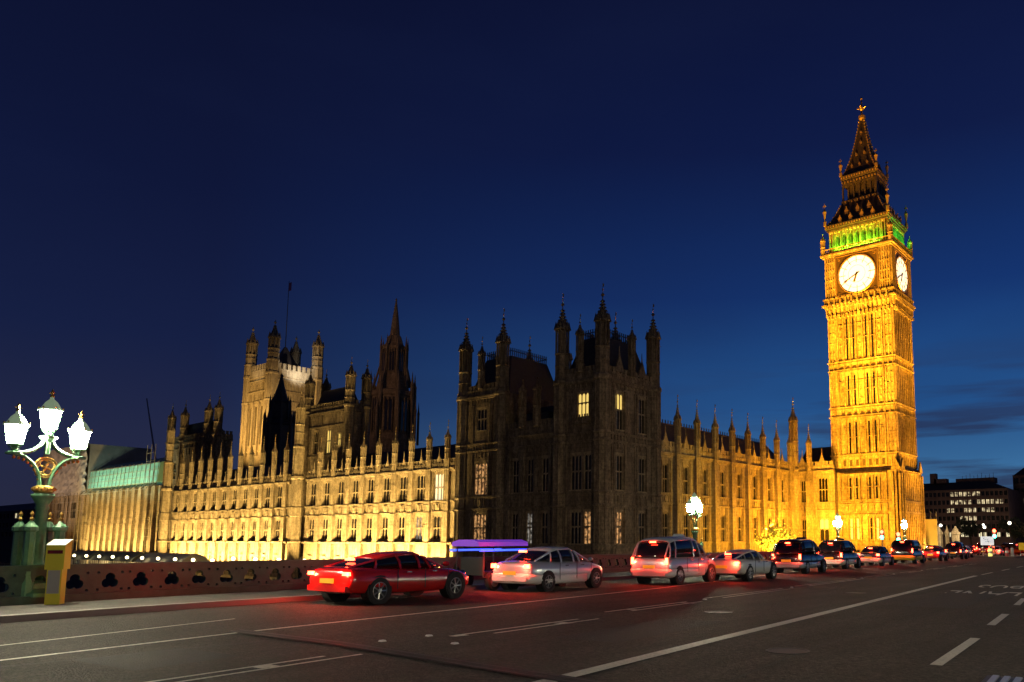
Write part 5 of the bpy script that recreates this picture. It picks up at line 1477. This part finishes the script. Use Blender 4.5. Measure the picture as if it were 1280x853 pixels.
# ---------------------------------------------------------------- traffic signals, signs, bollards at the junction
def make_signal():
    t = thing('traffic_light', 'x', 'traffic light', (0, 0, 0), 0, 'traffic signals at the junction')
    mb = MB(); mb.tube((0, 0, -1.0), (0, 0, 3.5), .06, 8); mb.build('pole', 'black_metal', t, local=True)
    mb = MB(); mb.box(-.19, .19, -.14, .14, 2.5, 3.55); mb.box(-.3, .3, .15, .17, 2.4, 3.65)
    for z in (2.7, 3.02, 3.34): mb.lathe(0, -.2, [(.13, z + .1), (.13, z + .125)], 10)
    hd = mb.build('head', 'black_metal', t, local=True)
    for z, m, r in ((2.68, 'green_signal', .23), (3.40, 'red_signal', .23)):
        g = MB(); g.ball((0, -.15, z), r, 10, 8); g.build('lens', m, t, True, True)
    lamp('POINT', 'signal_light', (0, -.5, 3.0), 60, (1, .2, .1), t, rad=.1)
    return t
sg = make_signal()
for i, (x, y, z, lb) in enumerate(((-36.4, 100, -.95, 'traffic light left of the farthest bridge lamp, farthest left of the signals'), (-34.25, 100, -1.25, 'traffic light with red and green lamps just under the tower north east corner'), (-24.95, 110, -.80, 'traffic light standing by the white sign at the right of the junction'))):
    o = sg if i == 0 else copy_tree(sg)
    o.location = (x, y, z); o.rotation_euler = (0, 0, R(14)); o['label'] = lb
def panel_sign(name, label, cat, loc, w, h, zc, m, rz, marks=None):
    t = thing(name, label, cat, loc, rz)
    mb = MB(); mb.tube((-w * .35, .05, 0), (-w * .35, .05, zc + h / 2), .04, 6); mb.tube((w * .35, .05, 0), (w * .35, .05, zc + h / 2), .04, 6); mb.build('post', 'rim', t, local=True)
    pb = MB().box(-w / 2, w / 2, -.02, .02, zc - h / 2, zc + h / 2).build('board', m, t, local=True)
    if marks:
        mb = MB()
        for a, b in marks: mb.tube((a[0] * w, -.03, zc + a[1] * h), (b[0] * w, -.03, zc + b[1] * h), .035, 4)
        mb.build('route_diagram', 'black_metal', pb, local=True)
panel_sign('direction_sign', 'white board with a black route diagram beside the junction signal', 'road sign', (-25.3, 107.5, -.85), 1.55, 1.1, 2.15, 'sign_white', R(14), [((-.3, .2), (.05, .1)), ((.05, .1), (.1, -.3)), ((-.2, -.1), (.3, -.05)), ((.1, .3), (.05, .1)), ((-.3, .2), (-.2, .35))])
panel_sign('warning_sign', 'yellow board standing at the far right of the junction', 'road sign', (-22.1, 113, -.85), 1.15, .95, 1.4, 'sign_yellow', R(12))
def bollard(label, loc, m, r, h):
    t = thing('bollard', label, 'bollard', loc, 0, 'lit bollards on the junction island')
    mb = MB(); mb.lathe(0, 0, [(r, 0), (r, h * .9), (r * .8, h), (.02, h * 1.03)], 10); mb.build('column', m, t, local=True)
    mb = MB(); mb.lathe(0, 0, [(r * 1.02, h * .45), (r * 1.02, h * .7)], 10); mb.build('band', 'white_paint', t, local=True)
bollard('yellow lit keep left bollard at the foot of the junction signal', (-24.9, 107, -.8), 'bollard_glow', .25, 1.1)
bollard('red banded bollard right of the yellow lit one', (-23.2, 108.5, -.8), 'red_white', .22, 1.2)
bollard('white banded bollard furthest right on the island', (-22.7, 109, -.8), 'white_paint', .22, 1.2)
p = MB(); p.box(-27.2, -21.6, 105.2, 110.5, -.86, -.66); tag(p.build('traffic_island', 'paving'), 'pale kerbed traffic island at the junction', None, None, 'structure')
def far_lamp(label, x, y, z0, z1, e=60):
    t = thing('street_lamp', label, 'street lamp', (x, y, z0), 0, 'distant street lamps beyond the junction')
    mb = MB(); mb.tube((0, 0, 0), (0, 0, z1 - z0), .07, 6); mb.build('pole', 'black_metal', t, local=True)
    mb = MB(); mb.ball((0, 0, z1 - z0 + .2), .30, 8, 6); mb.build('globe', 'lantern_pane', t, True, True)
    lamp('POINT', 'street_light', (0, .9, z1 - z0), e, (1, .8, .5), t, rad=.3)
far_lamp('bright white distant street lamp right of the junction signal', -31.4, 150, -1.2, 4.1, 3000)
far_lamp('small distant street lamp left of the junction signal', -39.2, 165, -1.2, 3.6, 3000)
far_lamp('small distant street lamp by the stone gate piers', -46.8, 162, -1.2, 4.0, 1800)
far_lamp('faint distant street lamp beside the scaffold tower', -52.6, 168, -1.2, 8.2, 1200)

far_lamp('added street lamp to brighten the dark office block, the left one', -66, 228, -1.6, 5.0, 420)  # added lamps, put here to brighten the dark facades
far_lamp('added street lamp to brighten the dark office block, the right one', -53, 222, -1.6, 5.0, 420)
far_lamp('added street lamp before the tall dark building at the right edge', -44, 235, -1.6, 5.5, 300)
# ---------------------------------------------------------------- site hoarding, scaffold tower, gate piers, shrub
t = thing('site_hoarding', 'tall pale yellow lit hoarding panel right of the clock tower foot', 'hoarding', (-45.2, 150, -1.7))
MB().box(-46.4, -44.0, 150, 150.2, .3, 5.2).build('panel', 'hoarding', t)
mb = MB()
for x in (-46.2, -45.2, -44.2): mb.tube((x, 150.4, -1.7), (x, 150.4, 6.6), .07, 5)
mb.tube((-46.4, 150.4, 5.4), (-44, 150.4, 5.4), .06, 5); mb.build('frame', 'scaffold', t)
t = thing('scaffold_tower', 'narrow scaffold tower lit yellow beside the hoarding', 'scaffold', (-47.4, 150, -1.7))
mb = MB()
for x in (-48.1, -46.9):
    for y in (149.6, 150.8): mb.tube((x, y, -1.7), (x, y, 7.2), .06, 5)
for z in range(0, 7): 
    for y in (149.6, 150.8): mb.tube((-48.1, y, z), (-46.9, y, z), .05, 5)
    mb.tube((-48.1, 149.6, z), (-48.1, 150.8, z), .05, 5)
for z in (1, 3, 5): mb.tube((-48.1, 149.6, z), (-46.9, 149.6, z + 2), .05, 5)
mb.build('tube_frame', 'hoarding', t)
for x, y, lb in ((-49.0, 168, 'stone gate pier with a pointed cap nearer the hoarding'), (-45.6, 168, 'stone gate pier with a pointed cap further right'), (-47.6, 169, 'slim middle stone gate pier lit yellow on one side')):
    t = thing('gate_pier', lb, 'gate pier', (x, y, -1.7), 0, 'stone gate piers beyond the hoarding')
    r = .9 if 'slim' not in lb else .5
    mb = MB(); mb.lathe(0, 0, [(r, 0), (r, .6), (r * .85, .7), (r * .85, 4.0), (r * 1.05, 4.1), (r * 1.05, 4.5)], 8); mb.build('shaft', 'stone', t, local=True)
    mb = MB(); mb.lathe(0, 0, [(r * .9, 4.5), (r * .6, 5.0), (.05, 5.9)], 8); mb.build('cap', 'stone', t, local=True)
rnd = random.Random(11)
def foliage(mb, cx, cy, cz, rx, ry, rz_, n, s, rnd, hollow=.35):
    for i in range(n):
        while True:
            x, y, z = rnd.uniform(-1, 1), rnd.uniform(-1, 1), rnd.uniform(-1, 1)
            q = x * x + y * y + z * z
            if hollow * rnd.random() < q < 1 - .3 * rnd.random(): break
        c = Vector((cx + x * rx, cy + y * ry, cz + z * rz_))
        a = Vector((rnd.gauss(0, 1), rnd.gauss(0, 1), rnd.gauss(0, 1))).normalized(); b = a.orthogonal().normalized()
        ss = s * rnd.uniform(.6, 1.4)
        o = len(mb.v); mb.v += [tuple(c - a * ss), tuple(c + b * ss * .5), tuple(c + a * ss), tuple(c - b * ss * .5)]; mb.f.append([o, o + 1, o + 2, o + 3]); mb.m.append(0)
def tree(name, label, cat, x, y, z0, h, r, leaf, n, s, seed, group=None, twigs=40, crown=True):
    rn = random.Random(seed); t = thing(name, label, cat, (x, y, z0), 0, group)
    mb = MB(); top = Vector((0, 0, h * .55)); mb.tube((0, 0, 0), (0, 0, h * .35), h * .025, 7, h * .018); mb.tube((0, 0, h * .35), top, h * .018, 6, h * .008)
    lobes = []
    for i in range(9):
        a = rn.uniform(0, 2 * PI); zb = h * rn.uniform(.28, .5); e = Vector((math.cos(a) * r * rn.uniform(.4, .8), math.sin(a) * r * rn.uniform(.4, .8), h * rn.uniform(.5, .92)))
        mb.tube((0, 0, zb), e, h * .01, 5, h * .003); lobes.append(e)
        for k in range(twigs // 9):
            q = Vector((0, 0, zb)).lerp(e, rn.uniform(.4, 1)); mb.tube(q, q + Vector((rn.uniform(-1, 1), rn.uniform(-1, 1), rn.uniform(0, 1.2))) * r * .35, h * .004, 4, h * .0012)
    mb.build('trunk', 'bark', t, local=True)
    if crown:
        mb = MB()
        for e in lobes: foliage(mb, e.x, e.y, e.z, r * .42, r * .42, h * .15, n // 9, s, rn)
        foliage(mb, 0, 0, h * .66, r * .6, r * .6, h * .25, n // 4, s, rn)
        mb.build('crown', leaf, t, local=True)
# shrub lit by a ground lamp
t = thing('shrub', 'spiky shrub glowing yellow in a floodlight below the golden wing', 'shrub', (-51.6, 100, -1.7))
mb = MB(); lf = MB()
for i in range(200):
    a = rnd.uniform(0, 2 * PI); rr = rnd.uniform(.1, 1) ; L = rnd.uniform(3.4, 5.6)
    e = Vector((math.cos(a) * rr * 3.5, math.sin(a) * rr * 2.8, L * (1 - .35 * rr * rr)))
    b = Vector((math.cos(a) * .35, math.sin(a) * .35, 0)); m_ = b.lerp(e, .55) + Vector((0, 0, .35))
    mb.tube(b, m_, .035, 4, .02); mb.tube(m_, e, .02, 4, .006)
    for k in range(16):
        q = b.lerp(e, rnd.uniform(.35, 1.05)) + Vector((rnd.gauss(0, .14), rnd.gauss(0, .14), rnd.gauss(0, .14) + .15)); d = Vector((rnd.gauss(0, 1), rnd.gauss(0, 1), rnd.gauss(.5, 1))).normalized() * .2; w_ = d.orthogonal().normalized() * .07
        o = len(lf.v); lf.v += [tuple(q - d), tuple(q + w_), tuple(q + d), tuple(q - w_)]; lf.f.append([o, o + 1, o + 2, o + 3]); lf.m.append(0)
mb.build('stem', 'bark', t, local=True); lf.build('foliage', 'leaf_yellow', t, local=True)
for i, (x, y, h, r, lb, cr) in enumerate(((-52, 205, 9, 3.4, 'dark bare street tree in front of the unlit office block, left one', True), (-46.5, 205, 10, 3.6, 'dark bare street tree in front of the unlit office block, taller middle one', False), (-41, 200, 8, 3.2, 'dark bushy street tree right of the lit office windows', True), (-36.5, 190, 8, 3.0, 'dark thin tree behind the junction signal', False))):
    tree('street_tree', lb, 'tree', x, y, -1.7, h, r, 'leaf_dark', 700, .3, 20 + i, 'dark street trees beyond the junction', 60, cr)

# ---------------------------------------------------------------- far buildings
def office(name, label, x0, x1, y0, y1, z1, rows, cols, litf, m='concrete_dark', seed=1, roof=True, setb=2.5):
    rn = random.Random(seed); t = thing(name, label, 'building', ((x0 + x1) / 2, (y0 + y1) / 2, -1.7)); fr = ('E', y0)
    wv = (x1 - x0) / cols; hv = (z1 - 1.5) / rows
    hs = []
    for r_ in range(rows):
        for c in range(cols): hs.append((x0 + c * wv + wv * .15, x0 + (c + 1) * wv - wv * .15, 1.5 + r_ * hv + hv * .22, 1.5 + (r_ + 1) * hv - hv * .25))
    mb = MB(); wall(mb, fr, x0, x1, -1.7, z1, hs, .4); mb.box(x0, x1, y0 + .42, y1, -1.7, z1)
    for r_ in range(rows + 1): string(mb, fr, x0, x1, 1.5 + r_ * hv, .25, .2)
    mb.build('wall', m, t)
    for r_ in range(rows):
        for c in range(cols):
            h = hs[r_ * cols + c]; lit = litf(r_, c, rn)
            fm = MB(); fe = fr; cxw = (h[0] + h[1]) / 2
            fbox(fm, fe, cxw - .05, cxw + .05, -.3, -.2, h[2], h[3]); w_ = fm.build('window', 'black_metal', t)
            g = MB(); fbox(g, fe, h[0], h[1], -.38, -.32, h[2], h[3]); g.build('pane', lit, w_)
    if roof:
        mb = MB(); mb.plate([(x0, y0 + .5, z1), (x1, y0 + .5, z1), (x1 - setb * 2.5, y0 + 4, z1 + 2.6), (x0 + setb, y0 + 4, z1 + 2.6)], (0, 6, 0)); mb.build('roof', 'slate', t)
    return t
def lf1(r_, c, rn):
    if r_ == 5 and 9 <= c <= 15: return 'window_rooms'
    if r_ == 4 and 9 <= c <= 20 and rn.random() < .8: return 'window_rooms'
    if r_ == 3 and c in (8, 9, 12, 13, 14, 16, 17, 18): return 'window_rooms'
    if r_ in (1, 2) and 11 <= c <= 14: return 'window_rooms'
    if r_ == 0 and c >= 5 and rn.random() < .6: return 'window_pale'  # added lit windows at street level, to brighten the far street
    return 'window_pale' if rn.random() < .02 else 'dark_glass'
t = office('office_block', 'broad dark office block with rows of lit windows right of the clock tower', -77.5, -50.2, 240, 262, 15.8, 6, 22, lf1, 'brick_dark', 4)
mb = MB(); mb.box(-72.8, -71.0, 243, 245, 18.2, 21.3); mb.box(-71.6, -68, 243, 246, 18.2, 19.6); mb.box(-66, -55, 246, 250, 18.0, 19.6)
for i in range(9): mb.tube((-64 + i * 1.1, 246, 19.2), (-64 + i * 1.1, 246, 20.3 + (i % 3) * .35), .06, 4)
mb.build('chimney', 'brick_dark', t)
office('office_block', 'tall dark building at the right edge with one lit window', -53.2, -38, 262, 285, 21, 6, 8, lambda r_, c, rn: 'window_rooms' if (r_, c) == (3, 1) else ('window_rooms' if rn.random() < .04 else 'dark_glass'), 'brick_dark', 6)
office('office_block', 'low dark building far down the street between the two office blocks', -58, -46, 300, 320, 13, 4, 8, lambda r_, c, rn: 'window_rooms' if rn.random() < .15 else 'dark_glass', 'concrete_dark', 9)
# far left: low dark blocks and cranes beyond the lamp
office('riverside_block', 'low dark riverside building with two dim windows behind the near lamp', -345, -290, 77, 95, 10.2, 3, 14, lambda r_, c, rn: 'window_pale' if (r_ == 2 and c in (9, 10)) else 'dark_glass', 'concrete_dark', 12, True)
for i, (x, y, h, lb) in enumerate(((-318, 120, 27, 'tower crane with a red beacon leaning behind the far left roofs'),)):
    t = thing('tower_crane', lb, 'crane', (x, y, -1.7))
    mb = MB()
    for sx in (-.7, .7):
        for sy in (-.7, .7): mb.tube((x + sx, y + sy, -1.7), (x + sx, y + sy, h), .12, 4)
    z = 0
    while z < h - 2: mb.tube((x - .7, y - .7, z), (x + .7, y - .7, z + 2), .08, 4); z += 2
    mb.build('mast', 'crane_paint', t)
    mb = MB(); a, b = Vector((x + 1, y, h)), Vector((x - 24, y + 4, h + 30))
    mb.tube(a, b, .25, 4); mb.tube(a + Vector((0, 0, 1.8)), b, .2, 4)
    for k in range(14): mb.tube(a.lerp(b, k / 14), a.lerp(b, (k + .5) / 14) + Vector((0, 0, 1.8 * (1 - k / 14))), .1, 4)
    mb.build('jib', 'crane_paint', t)
    mb = MB(); mb.ball((x, y - 1, h + 1.5), .7, 8, 6); mb.build('beacon', 'red_signal', t)

# ---------------------------------------------------------------- floodlights (the place's own lamps and some added ones)
AMB = (1, .425, .018); HON = (1, .68, .22)
def flood(loc, tgt, e, col, ang=60, rad=.3, bl=.7):
    return lamp('SPOT', 'floodlight', loc, e, col, None, tgt, ang, bl, rad)
E_R = 19000
for u in ub1: flood((u, 71.6, -4.9), (u, 76, 3.0), E_R, HON, 112, .1, .5)
for u in ub2: flood((u, 71.6, -4.9), (u, 76, 3.4), E_R, HON, 112, .1, .5)
for i in range(5): flood((-242 + i * 9, 68, -4.9), (-242 + i * 9, 78, 2.5), E_R * 1.5, HON, 100, .2, .6)
flood((-268, 66, -4.9), (-266, 78, 8), 4000, AMB, 90)
flood((-262, 50, 2), (-262, 77, 20), 30000, (1, .72, .5), 70)  # added lamp over the river to brighten the grey sheeting
for x in (-242, -233, -224, -215, -206): flood((x, 69, 13), (x, 79.5, 19.5), 3600, (.62, 1, .80), 110, .4)  # added green lamps out front, in place of light inside the sheeting
for i in range(8): flood((-96 - 13.3 * i, 63.6, -3.5), (-96 - 13.3 * i, 76, 16), 17000, HON, 70, .2, .8)
# north wing
for i, (y, e) in enumerate(((98, 3500), (106, 10000), (114, 19000), (122, 26000), (127, 20000))): flood((-54.5, y, -1.2), (-64.3, y + 1.5, 6.5), e, AMB, 110, .2, .8)
flood((-57, 119, -1.2), (-60, 132.5, 9), 9000, AMB, 100)
# clock tower
for x in (-55.5, -51.8, -48):
    flood((x, 121, -1.2), (x, 134.6, 8), 28275, AMB, 80, .2, .9)
    flood((x, 121, -1.2), (x, 134.6, 24), 98020, AMB, 40, .2, .9)
    flood((x, 119, -1.0), (x, 134.6, 40), 369750, AMB, 30, .2, .9)
    flood((x, 104, -1.0), (-51.8, 134.6, 48), 184875, AMB, 26, .3, .9)
for y in (137, 142.5):
    flood((-39.2, y, .6), (-45.1, y, 6), 9000, AMB, 120, .2, .9)
    flood((-36.5, y, 1.2), (-45.7, y, 22), 60000, AMB, 50, .2, .9)
    flood((-24, y, 4.0), (-45.7, y, 40), 190000, AMB, 36, .2, .9)
flood((-51.8, 96, 0), (-51.8, 136, 68), 260000, (1, .42, .06), 26, .3, .9)
flood((-40, 128, 0), (-51.8, 138, 70), 80000, (1, .45, .08), 34, .3, .9)
# green belfry lighting tucked behind the gallery rail
for x in (-55.2, -53.4, -51.7, -50, -48.3): flood((x, 134.25, 55.6), (x, 136.2, 58.6), 1400, (.25, 1, .03), 140, .1, .4)
for y in (136.6, 139.7, 142.8): flood((-45.25, y, 55.6), (-47.5, y, 58.6), 1500, (.08, 1, .08), 140, .1, .4)
# square flag tower
flood((-330, 140, 30), (-345, 170, 52), 170000, (1, .62, .18), 60, .5, .9)
flood((-360, 140, 30), (-346, 170, 52), 110000, (1, .62, .18), 60, .5, .9)
flood((-305, 160, 35), (-335, 181, 62), 100000, (1, .66, .26), 60, .5, .9)
flood((-328, 181, 74.5), (-336, 182, 78), 6000, (1, .95, .85), 120, .3)
flood((-346, 163, 74.5), (-346, 170, 78), 1200, (1, .8, .5), 120, .3)
flood((-342, 186, 81), (-334, 192, 86), 600, (1, .8, .5), 150, .3)
flood((-175, 60, 60), (-201, 140, 52), 42000, (1, .55, .30), 40, .5)  # added warm lamp in mid-air to lift the unlit central spire
# hoarding and shrub
flood((-44, 143, -1.0), (-45.2, 150, 3), 3000, (1, .62, .12), 80)
flood((-47.4, 97.2, -1.5), (-51.2, 99.6, 1), 9000, (1, .66, .06), 120, .1)
flood((-50.6, 96.4, -1.5), (-51.8, 99.6, 1.4), 7000, (1, .66, .06), 120, .1)
# added weak lamps standing in for street light on the dark corner block
flood((-44, 58, 3.5), (-66, 76, 9), 1500, (1, .62, .32), 90, .5)
flood((-84, 56, -4), (-82, 74, 10), 200, (1, .62, .36), 110, .5)
